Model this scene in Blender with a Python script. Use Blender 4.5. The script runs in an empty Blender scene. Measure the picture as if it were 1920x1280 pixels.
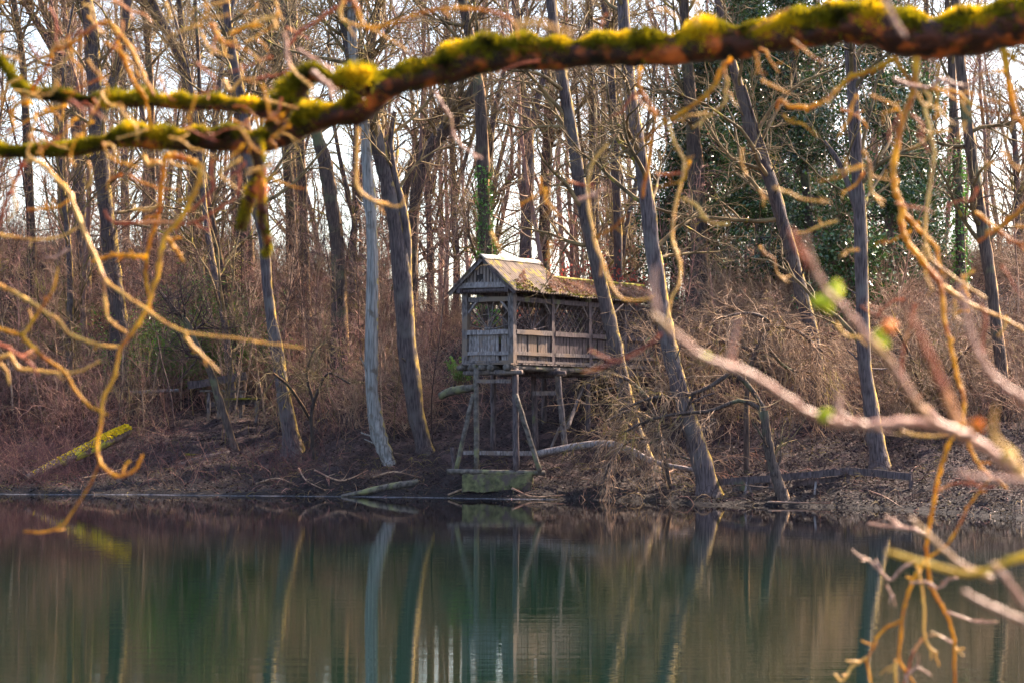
import bpy, math, random
import numpy as np
from mathutils import Vector, Matrix, Euler
rng = np.random.default_rng(7)
random.seed(7)
sc = bpy.context.scene
COL = sc.collection
F = 85.0/36.0*1920.0      # pixels (of a 1920 wide frame) per unit of tan(angle)
CX, HY, CZ = 960.0, 795.0, 2.0   # optical axis column, horizon row, eye height above the water
def W(px, py, Y):
    return np.array([(px-CX)/F*Y, Y, CZ+(HY-py)/F*Y])

# ------------------------------------------------------------------ object helpers
def tag(o, label=None, cat=None, group=None, kind=None):
    if label: o['label'] = label
    if cat: o['category'] = cat
    if group: o['group'] = group
    if kind: o['kind'] = kind
    return o
def empty(name, loc, rz=0.0):
    o = bpy.data.objects.new(name, None); COL.objects.link(o)
    o.location = loc; o.rotation_euler = (0, 0, rz); o.empty_display_size = 0.2
    return o
class MB:
    """collects vertices and faces, links them as one mesh object"""
    def __init__(s): s.v = []; s.q = []; s.t = []; s.n = 0; s.qm = []; s.tm = []
    def add(s, V, Q=None, T=None, m=0):
        V = np.asarray(V, float).reshape(-1, 3)
        if Q is not None and len(Q):
            Q = np.asarray(Q, int).reshape(-1, 4); s.q.append(Q+s.n); s.qm.append(np.full(len(Q), m))
        if T is not None and len(T):
            T = np.asarray(T, int).reshape(-1, 3); s.t.append(T+s.n); s.tm.append(np.full(len(T), m))
        s.v.append(V); s.n += len(V); return s
    def tubes(s, P, R, S=4, m=0, cap=False, bump=0.0):
        P = np.asarray(P, float); R = np.asarray(R, float)
        if P.ndim == 2: P = P[None]; R = R[None]
        N, K, _ = P.shape
        T = np.gradient(P, axis=1); T /= np.linalg.norm(T, axis=2, keepdims=True)+1e-9
        mean = T.mean(axis=1); ref = np.tile(np.array([0.11, 0.97, 0.21]), (N, 1))
        par = np.abs((mean*ref).sum(1)) > 0.8
        ref[par] = (0.9, 0.1, 0.42)
        par2 = par & (np.abs((mean*ref).sum(1)) > 0.8); ref[par2] = (0, 0, 1)
        A = np.cross(T, ref[:, None, :]); A /= np.linalg.norm(A, axis=2, keepdims=True)+1e-9
        B = np.cross(T, A)
        ang = np.arange(S)/S*2*math.pi
        RR = R[:, :, None]*np.ones(S)
        if bump: RR = RR*(1+bump*rng.standard_normal((N, K, S)))
        V = P[:, :, None, :]+RR[..., None]*(np.cos(ang)[:, None]*A[:, :, None, :]+np.sin(ang)[:, None]*B[:, :, None, :])
        idx = np.arange(N*K*S).reshape(N, K, S)
        a = idx[:, :-1, :]; b = idx[:, 1:, :]
        Q = np.stack([a, np.roll(a, -1, 2), np.roll(b, -1, 2), b], -1).reshape(-1, 4)
        T3 = None
        V = V.reshape(-1, 3)
        if cap:
            T3 = []; base = len(V); extra = []
            for n in range(N):
                for k, fl in ((0, 1), (K-1, 0)):
                    extra.append(P[n, k]); c = base+len(extra)-1
                    for j in range(S):
                        x, y = idx[n, k, j], idx[n, k, (j+1) % S]
                        T3.append((c, y, x) if fl else (c, x, y))
            V = np.vstack([V, extra])
        return s.add(V, Q, T3, m)
    def box(s, c, size, rot=None, m=0):
        h = np.array(size)/2.0
        V = np.array([[x, y, z] for x in (-1, 1) for y in (-1, 1) for z in (-1, 1)], float)*h
        if rot is not None: V = V@np.array(Euler(rot).to_matrix()).T
        V = V+np.array(c)
        Q = [(0, 1, 3, 2), (4, 6, 7, 5), (0, 4, 5, 1), (2, 3, 7, 6), (0, 2, 6, 4), (1, 5, 7, 3)]
        return s.add(V, Q, None, m)
    def beam(s, p0, p1, w, h, up=(0, 0, 1), m=0):
        p0 = np.array(p0, float); p1 = np.array(p1, float); d = p1-p0; L = np.linalg.norm(d); d /= L
        up = np.array(up, float)
        if abs(d@up) > .95: up = np.array([0, 1, 0.])
        a = np.cross(d, up); a /= np.linalg.norm(a); b = np.cross(a, d)
        K = 6; V = []
        for k in range(K):
            c = p0+d*L*k/(K-1); jw = 1+rng.uniform(-.04, .04); jh = 1+rng.uniform(-.07, .07)
            c = c+b*rng.uniform(-.05, .05)*h
            for (x, y) in ((-1, -1), (1, -1), (1, 1), (-1, 1)): V.append(c+a*x*w/2*jw+b*y*h/2*jh)
        Q = [(0, 1, 2, 3), (4*K-1, 4*K-2, 4*K-3, 4*K-4)]
        for k in range(K-1):
            for j in range(4): Q.append((4*k+j, 4*k+4+j, 4*k+4+(j+1) % 4, 4*k+(j+1) % 4))
        return s.add(V, Q, None, m)
    def leaves(s, C, size, m=0, flat=0.0, aspect=.6):
        C = np.asarray(C, float); N = len(C)
        a = rng.standard_normal((N, 3)); a[:, 2] *= (1-flat); a /= np.linalg.norm(a, axis=1, keepdims=True)+1e-9
        r = rng.standard_normal((N, 3)); r[:, 2] *= (1-flat)
        b = np.cross(a, np.cross(a, r)); b /= np.linalg.norm(b, axis=1, keepdims=True)+1e-9
        sz = size*rng.uniform(.6, 1.4, N)[:, None]
        nrm = np.cross(a, b)
        V = np.stack([C-a*sz*.5, C+b*sz*.5*aspect+nrm*sz*.08, C+a*sz*.55, C-b*sz*.5*aspect+nrm*sz*.08], 1).reshape(-1, 3)
        i = np.arange(N)*4
        return s.add(V, np.stack([i, i+1, i+2, i+3], 1), None, m)
    def build(s, name, mats, parent=None, smooth=True):
        V = np.vstack(s.v).astype(np.float32)
        Q = np.vstack(s.q) if s.q else np.zeros((0, 4), int)
        T = np.vstack(s.t) if s.t else np.zeros((0, 3), int)
        me = bpy.data.meshes.new(name)
        me.vertices.add(len(V)); me.vertices.foreach_set('co', V.ravel())
        nl = len(Q)*4+len(T)*3
        me.loops.add(nl); me.loops.foreach_set('vertex_index', np.concatenate([Q.ravel(), T.ravel()]).astype(np.int32))
        me.polygons.add(len(Q)+len(T))
        st = np.concatenate([np.arange(len(Q))*4, len(Q)*4+np.arange(len(T))*3]).astype(np.int32)
        me.polygons.foreach_set('loop_start', st)
        if not isinstance(mats, (list, tuple)): mats = [mats]
        for m_ in mats: me.materials.append(m_)
        mi = np.concatenate(s.qm+s.tm).astype(np.int32)
        me.polygons.foreach_set('material_index', mi)
        me.polygons.foreach_set('use_smooth', np.full(len(mi), smooth))
        me.update(calc_edges=True); me.validate()
        o = bpy.data.objects.new(name, me); COL.objects.link(o)
        if parent is not None: o.parent = parent
        return o
def copy_tree(o, parent=None):
    c = o.copy(); COL.objects.link(c)
    if parent is not None: c.parent = parent
    for ch in list(o.children): copy_tree(ch, c)
    return c

# ------------------------------------------------------------------ materials
def mat(name, c1, c2, scale=6.0, rough=.85, bump=.3, c3=None, s3=2.0, t3=(.5, .6), trans=0.0, spec=.3,
        stretch=(1, 1, 1), side=None, up=None, objvar=0.0, detail=6, bdist=.02):
    m = bpy.data.materials.new(name); m.use_nodes = True; nt = m.node_tree; N = nt.nodes; L = nt.links
    for n in list(N): N.remove(n)
    out = N.new('ShaderNodeOutputMaterial'); bs = N.new('ShaderNodeBsdfPrincipled')
    bs.inputs['Roughness'].default_value = rough; bs.inputs['Specular IOR Level'].default_value = spec
    tc = N.new('ShaderNodeTexCoord'); mp = N.new('ShaderNodeMapping'); mp.inputs['Scale'].default_value = stretch
    L.new(tc.outputs['Object'], mp.inputs['Vector'])
    nz = N.new('ShaderNodeTexNoise'); nz.inputs['Scale'].default_value = scale; nz.inputs['Detail'].default_value = detail
    L.new(mp.outputs[0], nz.inputs['Vector'])
    rp = N.new('ShaderNodeValToRGB'); rp.color_ramp.elements[0].position = .32; rp.color_ramp.elements[1].position = .68
    c1 = tuple(v*(.55 if max(c1) < .2 else 1) for v in c1); rp.color_ramp.elements[0].color = (*c1, 1); rp.color_ramp.elements[1].color = (*c2, 1)
    L.new(nz.outputs['Fac'], rp.inputs[0]); colr = rp.outputs[0]
    def mask(src, lo, hi):
        mr = N.new('ShaderNodeMapRange'); mr.inputs['From Min'].default_value = lo; mr.inputs['From Max'].default_value = hi
        L.new(src, mr.inputs['Value']); return mr.outputs[0]
    def mixc(fac, a, c):
        mx = N.new('ShaderNodeMix'); mx.data_type = 'RGBA'; L.new(fac, mx.inputs[0]); L.new(a, mx.inputs[6])
        mx.inputs[7].default_value = (*c, 1); return mx.outputs[2]
    if c3 is not None:
        n3 = N.new('ShaderNodeTexNoise'); n3.inputs['Scale'].default_value = s3; n3.inputs['Detail'].default_value = 5
        L.new(tc.outputs['Object'], n3.inputs['Vector']); colr = mixc(mask(n3.outputs['Fac'], *t3), colr, c3)
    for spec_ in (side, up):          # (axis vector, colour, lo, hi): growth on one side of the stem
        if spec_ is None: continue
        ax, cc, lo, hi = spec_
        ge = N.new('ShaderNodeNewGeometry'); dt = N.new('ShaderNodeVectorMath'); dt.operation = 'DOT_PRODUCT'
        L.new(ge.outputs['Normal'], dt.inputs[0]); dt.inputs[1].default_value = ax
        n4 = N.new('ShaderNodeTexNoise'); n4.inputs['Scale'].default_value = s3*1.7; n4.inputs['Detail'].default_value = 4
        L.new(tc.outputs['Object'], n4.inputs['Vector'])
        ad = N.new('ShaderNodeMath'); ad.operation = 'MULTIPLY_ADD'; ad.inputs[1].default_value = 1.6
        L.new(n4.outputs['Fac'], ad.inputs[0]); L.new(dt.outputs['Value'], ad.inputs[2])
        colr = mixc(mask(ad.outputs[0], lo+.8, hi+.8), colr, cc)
    if objvar:
        oi = N.new('ShaderNodeObjectInfo'); hs = N.new('ShaderNodeHueSaturation')
        mr = N.new('ShaderNodeMapRange'); mr.inputs['To Min'].default_value = 1-objvar; mr.inputs['To Max'].default_value = 1+objvar
        L.new(oi.outputs['Random'], mr.inputs['Value']); L.new(mr.outputs[0], hs.inputs['Value']); L.new(colr, hs.inputs['Color'])
        colr = hs.outputs[0]
    L.new(colr, bs.inputs['Base Color'])
    if bump:
        bp = N.new('ShaderNodeBump'); bp.inputs['Strength'].default_value = bump; bp.inputs['Distance'].default_value = bdist
        L.new(nz.outputs['Fac'], bp.inputs['Height']); L.new(bp.outputs[0], bs.inputs['Normal'])
    if trans:
        tr = N.new('ShaderNodeBsdfTranslucent'); L.new(colr, tr.inputs['Color'])
        mx = N.new('ShaderNodeMixShader'); mx.inputs[0].default_value = trans
        L.new(bs.outputs[0], mx.inputs[1]); L.new(tr.outputs[0], mx.inputs[2]); L.new(mx.outputs[0], out.inputs[0])
    else: L.new(bs.outputs[0], out.inputs[0])
    return m
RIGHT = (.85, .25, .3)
MOSSY = (.34, .26, .03)
M = {}
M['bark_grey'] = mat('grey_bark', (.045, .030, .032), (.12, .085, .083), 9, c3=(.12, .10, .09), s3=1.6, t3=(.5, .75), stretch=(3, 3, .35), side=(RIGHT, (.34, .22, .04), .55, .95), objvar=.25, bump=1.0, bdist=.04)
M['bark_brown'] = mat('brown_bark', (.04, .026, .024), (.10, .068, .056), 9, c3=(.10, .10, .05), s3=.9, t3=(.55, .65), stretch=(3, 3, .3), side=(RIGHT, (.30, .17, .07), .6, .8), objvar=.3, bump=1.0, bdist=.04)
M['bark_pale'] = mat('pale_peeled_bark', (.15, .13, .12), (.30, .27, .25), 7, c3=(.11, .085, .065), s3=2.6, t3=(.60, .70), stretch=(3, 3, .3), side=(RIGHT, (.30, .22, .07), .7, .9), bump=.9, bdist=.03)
M['twig'] = mat('bare_twig_bark', (.08, .05, .035), (.20, .13, .075), 3, c3=(.22, .17, .04), s3=.8, t3=(.5, .6), bump=0, objvar=.3)
M['twig_olive'] = mat('olive_twig_bark', (.10, .065, .03), (.23, .155, .07), 3, c3=(.30, .23, .035), s3=2.2, t3=(.62, .68), bump=0, objvar=.2)
M['twig_pink'] = mat('rosy_twig_bark', (.09, .035, .035), (.40, .20, .155), 4, c3=(.24, .16, .08), s3=.7, t3=(.5, .6), bump=0, objvar=.3)
M['twig_tan'] = mat('tan_dry_stem', (.11, .06, .04), (.46, .29, .19), 4, c3=(.17, .08, .055), s3=1.0, t3=(.5, .6), bump=0, objvar=.3)
M['twig_dark'] = mat('dark_stem', (.03, .016, .017), (.09, .05, .045), 4, bump=0, objvar=.3)
M['twig_red'] = mat('dark_red_stem', (.04, .013, .017), (.15, .055, .055), 4, c3=(.26, .13, .09), s3=.7, t3=(.55, .65), bump=0)
M['twig_gold'] = mat('golden_dry_twig', (.12, .07, .045), (.38, .24, .15), 4, c3=(.24, .17, .04), s3=1.5, t3=(.58, .66), bump=0)
M['bark_hazed'] = mat('far_hazed_bark', (.20, .10, .09), (.20, .13, .115), 9, stretch=(3, 3, .3), side=(RIGHT, (.34, .2, .1), .55, .8), objvar=.25, bump=1, bdist=.04)  # lighter bark, distance haze put into the trunk colour
M['leaf_dry'] = mat('dry_leaf', (.16, .075, .055), (.34, .19, .13), 1.5, rough=.7, bump=0, trans=.3)
M['leaf_red'] = mat('red_hedge_leaf', (.35, .05, .04), (.55, .13, .08), 2, rough=.6, bump=0, trans=.4)
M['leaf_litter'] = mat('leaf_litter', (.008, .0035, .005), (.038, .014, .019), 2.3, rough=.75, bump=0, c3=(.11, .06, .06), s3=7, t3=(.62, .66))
M['ivy'] = mat('ivy_leaf', (.05, .15, .02), (.14, .36, .03), 3, rough=.28, bump=0, spec=.6, trans=.15)
M['evergreen'] = mat('dark_evergreen_leaf', (.018, .045, .012), (.06, .12, .028), 3, rough=.22, bump=0, spec=.6, trans=.1, objvar=.3)
M['laurel'] = mat('laurel_leaf', (.06, .15, .02), (.19, .34, .035), 2, rough=.35, bump=0, spec=.5, trans=.35)
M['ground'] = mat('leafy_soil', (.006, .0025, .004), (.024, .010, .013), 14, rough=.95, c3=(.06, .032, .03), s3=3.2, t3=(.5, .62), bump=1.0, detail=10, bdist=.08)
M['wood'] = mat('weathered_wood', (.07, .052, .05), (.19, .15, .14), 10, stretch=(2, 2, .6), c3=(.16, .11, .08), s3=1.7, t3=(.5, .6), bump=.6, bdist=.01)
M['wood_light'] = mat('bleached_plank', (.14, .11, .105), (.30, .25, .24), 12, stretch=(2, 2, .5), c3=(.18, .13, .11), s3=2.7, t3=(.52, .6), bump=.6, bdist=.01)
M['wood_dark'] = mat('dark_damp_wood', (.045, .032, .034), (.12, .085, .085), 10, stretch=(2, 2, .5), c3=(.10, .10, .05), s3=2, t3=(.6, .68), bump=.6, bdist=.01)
M['wood_mossy'] = mat('algae_wood', (.06, .045, .038), (.15, .12, .10), 9, c3=(.17, .16, .07), s3=2.4, t3=(.55, .68), bump=.6, bdist=.01)
M['log_moss'] = mat('bright_log_moss', (.50, .33, .005), (.85, .56, .010), 9, c3=(.20, .12, .05), s3=3.5, t3=(.58, .64), bump=1, bdist=.03)
M['log_bark'] = mat('log_bark', (.10, .06, .05), (.24, .15, .11), 8, c3=(.35, .30, .03), s3=2.5, t3=(.55, .62), bump=1, bdist=.03)
M['roof'] = mat('mossy_roof_sheet', (.07, .045, .035), (.17, .12, .09), 5, c3=(.22, .165, .02), s3=3.4, t3=(.53, .62), bump=.5, bdist=.01)
M['roof_moss'] = mat('roof_moss', (.10, .09, .01), (.26, .22, .012), 9, c3=(.12, .07, .03), s3=3.5, t3=(.58, .64), bump=.5)
M['ridge'] = mat('pale_ridge_cap', (.28, .25, .23), (.45, .42, .38), 6, c3=(.26, .21, .05), s3=3, t3=(.55, .65), bump=.2)
M['concrete'] = mat('mossy_concrete', (.07, .065, .03), (.15, .14, .06), 7, c3=(.08, .055, .05), s3=3, t3=(.52, .6), bump=.8, bdist=.02)
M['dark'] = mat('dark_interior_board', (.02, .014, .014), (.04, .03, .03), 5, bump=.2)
M['sky_glint'] = mat('pale_sky_glint', (.12, .12, .15), (.28, .28, .33), 14, rough=.35, bump=.3)
# foreground branch
M['bough'] = mat('foreground_bough_bark', (.012, .004, .001), (.08, .016, .003), 30, c3=(.50, .10, .012), s3=22, t3=(.50, .68), rough=.7, bump=1, bdist=.01)
M['moss'] = mat('foreground_moss', (.035, .035, .002), (.34, .27, .004), 18, c3=(.70, .46, .008), s3=11, t3=(.52, .62), trans=.4, bump=0, rough=.9)
M['ftwig'] = mat('lichen_twig_bark', (.42, .17, .004), (.80, .42, .010), 26, c3=(.40, .11, .006), s3=11, t3=(.50, .60), rough=.5, bump=.5, bdist=.004, trans=.35)
M['ftwig_pale'] = mat('pale_lichen_twig', (.60, .26, .04), (.85, .48, .10), 26, c3=(.38, .14, .03), s3=11, t3=(.58, .66), rough=.45, bump=.4, bdist=.004, trans=.15)
M['ftwig_red'] = mat('red_brown_twig', (.22, .03, .01), (.50, .12, .035), 26, c3=(.70, .28, .09), s3=14, t3=(.56, .64), rough=.5, bump=.4, bdist=.004, trans=.15)
M['ftwig_pink'] = mat('rosy_near_twig', (.34, .15, .09), (.60, .33, .22), 30, c3=(.48, .26, .07), s3=12, t3=(.56, .66), rough=.4, bump=.3, bdist=.003, trans=.15)
M['ftwig_yellow'] = mat('yellow_near_twig', (.50, .30, .02), (.72, .50, .03), 30, rough=.5, bump=.3, bdist=.003, trans=.3)
M['bud_green'] = mat('fresh_green_bud', (.55, .60, .02), (.75, .75, .03), 40, rough=.5, bump=0, trans=.5)
M['bud_orange'] = mat('orange_bud', (.75, .22, .02), (.85, .32, .03), 40, rough=.5, bump=0, trans=.4)

def water_mat():
    m = bpy.data.materials.new('lake_water'); m.use_nodes = True; nt = m.node_tree; N = nt.nodes; L = nt.links
    bs = N['Principled BSDF']; bs.inputs['Base Color'].default_value = (.0003, .010, .0045, 1)
    bs.inputs['Roughness'].default_value = .0; bs.inputs['IOR'].default_value = 1.33
    tc = N.new('ShaderNodeTexCoord')
    sx = N.new('ShaderNodeSeparateXYZ'); L.new(tc.outputs['Object'], sx.inputs[0])
    nb = N.new('ShaderNodeTexNoise'); nb.inputs['Scale'].default_value = .22; nb.inputs['Detail'].default_value = 2; L.new(tc.outputs['Object'], nb.inputs[0])
    ma = N.new('ShaderNodeMath'); ma.operation = 'MULTIPLY_ADD'; ma.inputs[1].default_value = 24; L.new(nb.outputs['Fac'], ma.inputs[0]); L.new(sx.outputs['Y'], ma.inputs[2])
    mr = N.new('ShaderNodeMapRange'); mr.interpolation_type = 'SMOOTHSTEP'; mr.inputs['From Min'].default_value = 62; mr.inputs['From Max'].default_value = 42; L.new(ma.outputs[0], mr.inputs['Value'])
    mx = N.new('ShaderNodeMix'); mx.data_type = 'RGBA'; mx.inputs[6].default_value = (.0012, .0006, .0009, 1); mx.inputs[7].default_value = (.0003, .0085, .0036, 1)   # near-black towards the far bank, green further out
    L.new(mr.outputs[0], mx.inputs[0]); L.new(mx.outputs[2], bs.inputs['Base Color'])
    hs = []
    for sc_, st, amp in ((1.0, (.25, 2.4, 1), .0016), (1.0, (1.6, 11, 1), .0006)):
        mp = N.new('ShaderNodeMapping'); mp.inputs['Scale'].default_value = st; L.new(tc.outputs['Object'], mp.inputs[0])
        nz = N.new('ShaderNodeTexNoise'); nz.inputs['Scale'].default_value = sc_; nz.inputs['Detail'].default_value = 3
        L.new(mp.outputs[0], nz.inputs[0])
        ml = N.new('ShaderNodeMath'); ml.operation = 'MULTIPLY'; ml.inputs[1].default_value = amp; L.new(nz.outputs['Fac'], ml.inputs[0]); hs.append(ml)
    ad = N.new('ShaderNodeMath'); ad.operation = 'ADD'; L.new(hs[0].outputs[0], ad.inputs[0]); L.new(hs[1].outputs[0], ad.inputs[1])
    bp = N.new('ShaderNodeBump'); bp.inputs['Strength'].default_value = 1; bp.inputs['Distance'].default_value = 1.0
    m2 = N.new('ShaderNodeMapRange'); m2.inputs['From Min'].default_value = 52; m2.inputs['From Max'].default_value = 20; m2.inputs['To Min'].default_value = .4; m2.inputs['To Max'].default_value = 1.5; L.new(sx.outputs['Y'], m2.inputs['Value'])
    m3 = N.new('ShaderNodeMath'); m3.operation = 'MULTIPLY'; L.new(ad.outputs[0], m3.inputs[0]); L.new(m2.outputs[0], m3.inputs[1])   # breeze roughens the open lake, calm under the trees
    L.new(m3.outputs[0], bp.inputs['Height']); L.new(bp.outputs[0], bs.inputs['Normal'])
    return m
M['water'] = water_mat()

# ------------------------------------------------------------------ terrain
PX = np.array([-30, -15, -8, 0, 5, 11, 16, 30.])
PROF = [
 ([60, 68, 70.0, 72, 76, 80, 84, 90, 100, 115, 200, 400], [-2, -1, 0, .25, .9, 2.3, 2.8, 5.5, 9.0, 11, 13, 15]),
 ([60, 67.5, 69.3, 71, 76, 80, 84, 90, 100, 115, 200, 400], [-2, -1, 0, .25, .9, 2.2, 2.6, 5.0, 8.3, 10, 12, 14]),
 ([60, 66.2, 68, 70, 73, 77, 80, 83, 87, 96, 110, 200, 400], [-2, -1, 0, .25, .7, 1.6, 2.2, 2.6, 4.3, 7.0, 8.5, 10, 12]),
 ([56, 63, 64.9, 66.5, 68, 70, 72, 75, 80, 88, 110, 200, 400], [-2, -1, 0, .5, .95, 1.8, 2.8, 4.2, 5.4, 5.8, 5.7, 5.6, 6]),
 ([50, 58, 60.0, 62, 65, 68, 71, 74, 79, 86, 110, 200, 400], [-2, -1, 0, .25, .6, 1.3, 2.6, 3.8, 5.3, 5.8, 5.7, 5.6, 6]),
 ([40, 48.5, 50.5, 53, 57, 61, 65, 70, 78, 86, 110, 200, 400], [-2, -1, 0, .28, .6, 1.05, 2.1, 4.1, 6.2, 7, 7.5, 9, 11]),
 ([36, 44.5, 46.5, 50, 55, 60, 65, 70, 78, 86, 110, 200, 400], [-2, -1, 0, .35, .8, 1.6, 2.9, 4.6, 6.4, 7.2, 8, 10, 12]),
 ([30, 42, 44, 48, 55, 60, 65, 70, 78, 86, 110, 200, 400], [-2, -1, 0, .35, .9, 1.8, 3.1, 4.8, 6.6, 7.4, 9, 11, 13]),
]
def gz(X, Y, rough=True):
    X = np.asarray(X, float); Y = np.asarray(Y, float); shp = np.broadcast(X, Y).shape
    X = np.broadcast_to(X, shp).ravel(); Y = np.broadcast_to(Y, shp).ravel()
    Zs = np.stack([np.interp(Y, p[0], p[1]) for p in PROF])
    Xc = np.clip(X, PX[0], PX[-1]-1e-6); i = np.clip(np.searchsorted(PX, Xc, 'right')-1, 0, len(PX)-2)
    t = (Xc-PX[i])/(PX[i+1]-PX[i]); ar = np.arange(len(X))
    Z = Zs[i, ar]*(1-t)+Zs[i+1, ar]*t
    if rough:
        n = (np.sin(X*1.3+np.sin(Y*.9)*1.4)*np.sin(Y*1.1+X*.4)*.09+np.sin(X*3.7+Y*1.9)*np.sin(Y*4.1-X*2.2)*.035+np.sin(X*.37+1)*np.sin(Y*.31)*.25*np.clip((Z-1.2)/3, 0, 1))
        Z = Z+(n+.07*np.sin(X*2.3+1)*np.sin(X*.83)+.04*np.sin(X*6.1+Y))*np.clip((Z+.4)/.8, .5, 1)
    near = np.clip((-Y-2)/3, 0, 1); Z = Z*(1-near)+near*.6
    return Z.reshape(shp) if shp else float(Z[0])
def hit(px, py, y0=44.0, y1=140.0):
    Y = np.arange(y0, y1, .05); X = (px-CX)/F*Y; Z = CZ+(HY-py)/F*Y; G = gz(X, Y)
    k = np.argmax(G >= Z)
    if not (G >= Z).any(): k = len(Y)-1
    return np.array([X[k], Y[k], G[k]])
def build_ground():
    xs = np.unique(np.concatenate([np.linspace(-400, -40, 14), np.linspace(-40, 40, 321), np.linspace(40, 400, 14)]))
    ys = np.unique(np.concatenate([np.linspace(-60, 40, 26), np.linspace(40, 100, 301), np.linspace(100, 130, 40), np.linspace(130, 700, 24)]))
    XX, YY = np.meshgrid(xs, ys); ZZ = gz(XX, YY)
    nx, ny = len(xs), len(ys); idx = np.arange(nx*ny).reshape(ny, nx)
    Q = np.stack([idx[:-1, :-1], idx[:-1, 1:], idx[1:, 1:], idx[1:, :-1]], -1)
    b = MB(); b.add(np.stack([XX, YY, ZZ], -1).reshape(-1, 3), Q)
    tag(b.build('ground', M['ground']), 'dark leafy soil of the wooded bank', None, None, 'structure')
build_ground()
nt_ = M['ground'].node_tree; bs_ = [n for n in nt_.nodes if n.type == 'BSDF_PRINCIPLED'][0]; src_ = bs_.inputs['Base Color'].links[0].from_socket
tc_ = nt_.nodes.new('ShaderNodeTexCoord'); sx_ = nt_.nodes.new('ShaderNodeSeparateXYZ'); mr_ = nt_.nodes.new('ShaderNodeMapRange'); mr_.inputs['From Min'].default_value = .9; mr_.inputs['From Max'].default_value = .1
mx_ = nt_.nodes.new('ShaderNodeMix'); mx_.data_type = 'RGBA'; mx_.inputs[7].default_value = (.006, .003, .004, 1)    # shade of the low bank painted into the soil towards the waterline
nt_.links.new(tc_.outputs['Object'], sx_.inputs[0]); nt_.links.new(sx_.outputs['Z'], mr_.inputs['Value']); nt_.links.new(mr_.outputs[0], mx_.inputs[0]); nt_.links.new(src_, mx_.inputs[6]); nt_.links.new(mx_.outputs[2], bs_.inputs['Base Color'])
b = MB(); b.add([(-300, -40, 0), (300, -40, 0), (300, 90, 0), (-300, 90, 0)], [(0, 1, 2, 3)])
tag(b.build('water', M['water'], smooth=False), 'calm dark green lake water', None, None, 'structure')

# ------------------------------------------------------------------ plant growing (vectorised)
def grow(p0, d0, L, r0, K, wob, up=0.0, tip=.25):
    N = len(p0); P = np.zeros((N, K, 3)); P[:, 0] = p0; d = d0.copy()
    L = np.broadcast_to(np.asarray(L, float), (N,)); step = (L/(K-1))[:, None]
    for k in range(1, K):
        d = d+rng.standard_normal((N, 3))*wob; d[:, 2] += up
        d /= np.linalg.norm(d, axis=1, keepdims=True)+1e-9
        P[:, k] = P[:, k-1]+d*step
    r0 = np.broadcast_to(np.asarray(r0, float), (N,))
    R = r0[:, None]*np.linspace(1, tip, K)[None]
    return P, R
def shoots(P, R, n, t0, t1, ang, jitter=.3, rs=.6):
    """n side shoots per parent: returns start points, directions, radii, t"""
    N, K, _ = P.shape; par = np.repeat(np.arange(N), n); t = rng.uniform(t0, t1, len(par))
    f = t*(K-1); i = np.minimum(f.astype(int), K-2); w = (f-i)[:, None]
    p = P[par, i]*(1-w)+P[par, i+1]*w; T = P[par, i+1]-P[par, i]; T /= np.linalg.norm(T, axis=1, keepdims=True)+1e-9
    r = R[par, i]*(1-w[:, 0])+R[par, i+1]*w[:, 0]
    q = rng.standard_normal((len(par), 3)); q -= (q*T).sum(1, keepdims=True)*T; q /= np.linalg.norm(q, axis=1, keepdims=True)+1e-9
    a = (ang*(1+jitter*rng.standard_normal(len(par))))[:, None]
    return p, T*np.cos(a)+q*np.sin(a), r*rs, t
def crown_on(mb, TP, TR, n1, L1, n2, L2, n3, L3, t0=.35, t1=1.0, ang=.85, up1=.10, up2=.03, up3=.0, r1max=.07, wob=.16, m=0, rt=.0055, leaves=0, lm=1, n4=0, r1s=.45):
    """limbs, branches and twigs grown from a trunk polyline"""
    p, d, r, t = shoots(TP, TR, n1, t0, t1, ang, rs=r1s)
    r = np.clip(r, .018, r1max)
    P1, R1 = grow(p, d, L1*(1.25-.6*t)*rng.uniform(.6, 1.3, len(p)), r, 8, wob, up1)
    mb.tubes(P1, R1, 5, m)
    p, d, r, t = shoots(P1, R1, n2, .15, 1, .8, rs=.6)
    P2, R2 = grow(p, d, L2*rng.uniform(.5, 1.4, len(p)), np.clip(r, .010, .03), 6, wob*1.2, up2)
    mb.tubes(P2, R2, 4, m)
    p, d, r, t = shoots(P2, R2, n3, .1, 1, .75, rs=.7)
    P3, R3 = grow(p, d, L3*rng.uniform(.4, 1.5, len(p)), np.clip(r*.7, rt*.8, rt*1.3), 4, wob*1.4, up3, tip=.45)
    mb.tubes(P3, R3, 3, m)
    if n4:
        p, d, r, t = shoots(P1, R1, n4, .1, 1, .9, rs=.7)
        P4, R4 = grow(p, d, L3*rng.uniform(.6, 1.8, len(p)), rt, 4, wob*1.4, up3, tip=.45); mb.tubes(P4, R4, 3, m)
    if leaves:
        sel = rng.integers(0, len(P3), leaves); k = rng.integers(1, 4, leaves)
        mb.leaves(P3[sel, k]+rng.standard_normal((leaves, 3))*.03, .06, lm)
    return P1, R1
def smooth_path(pts, K):
    """Catmull-Rom through rows of numbers, resampled to K rows"""
    A = np.asarray(pts, float); n = len(A)
    if n == 2: return A[0]+(A[1]-A[0])*np.linspace(0, 1, K)[:, None]
    E = np.vstack([2*A[0]-A[1], A, 2*A[-1]-A[-2]])
    s = np.concatenate([[0], np.cumsum(np.linalg.norm(np.diff(A[:, :2], axis=0), axis=1)+1e-6)]); s /= s[-1]
    u = np.interp(np.linspace(0, 1, K), s, np.arange(n)); i = np.minimum(u.astype(int), n-2); t = (u-i)[:, None]
    p0, p1, p2, p3 = E[i], E[i+1], E[i+2], E[i+3]
    return .5*((2*p1)+(-p0+p2)*t+(2*p0-5*p1+4*p2-p3)*t**2+(-p0+3*p1-3*p2+p3)*t**3)

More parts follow.
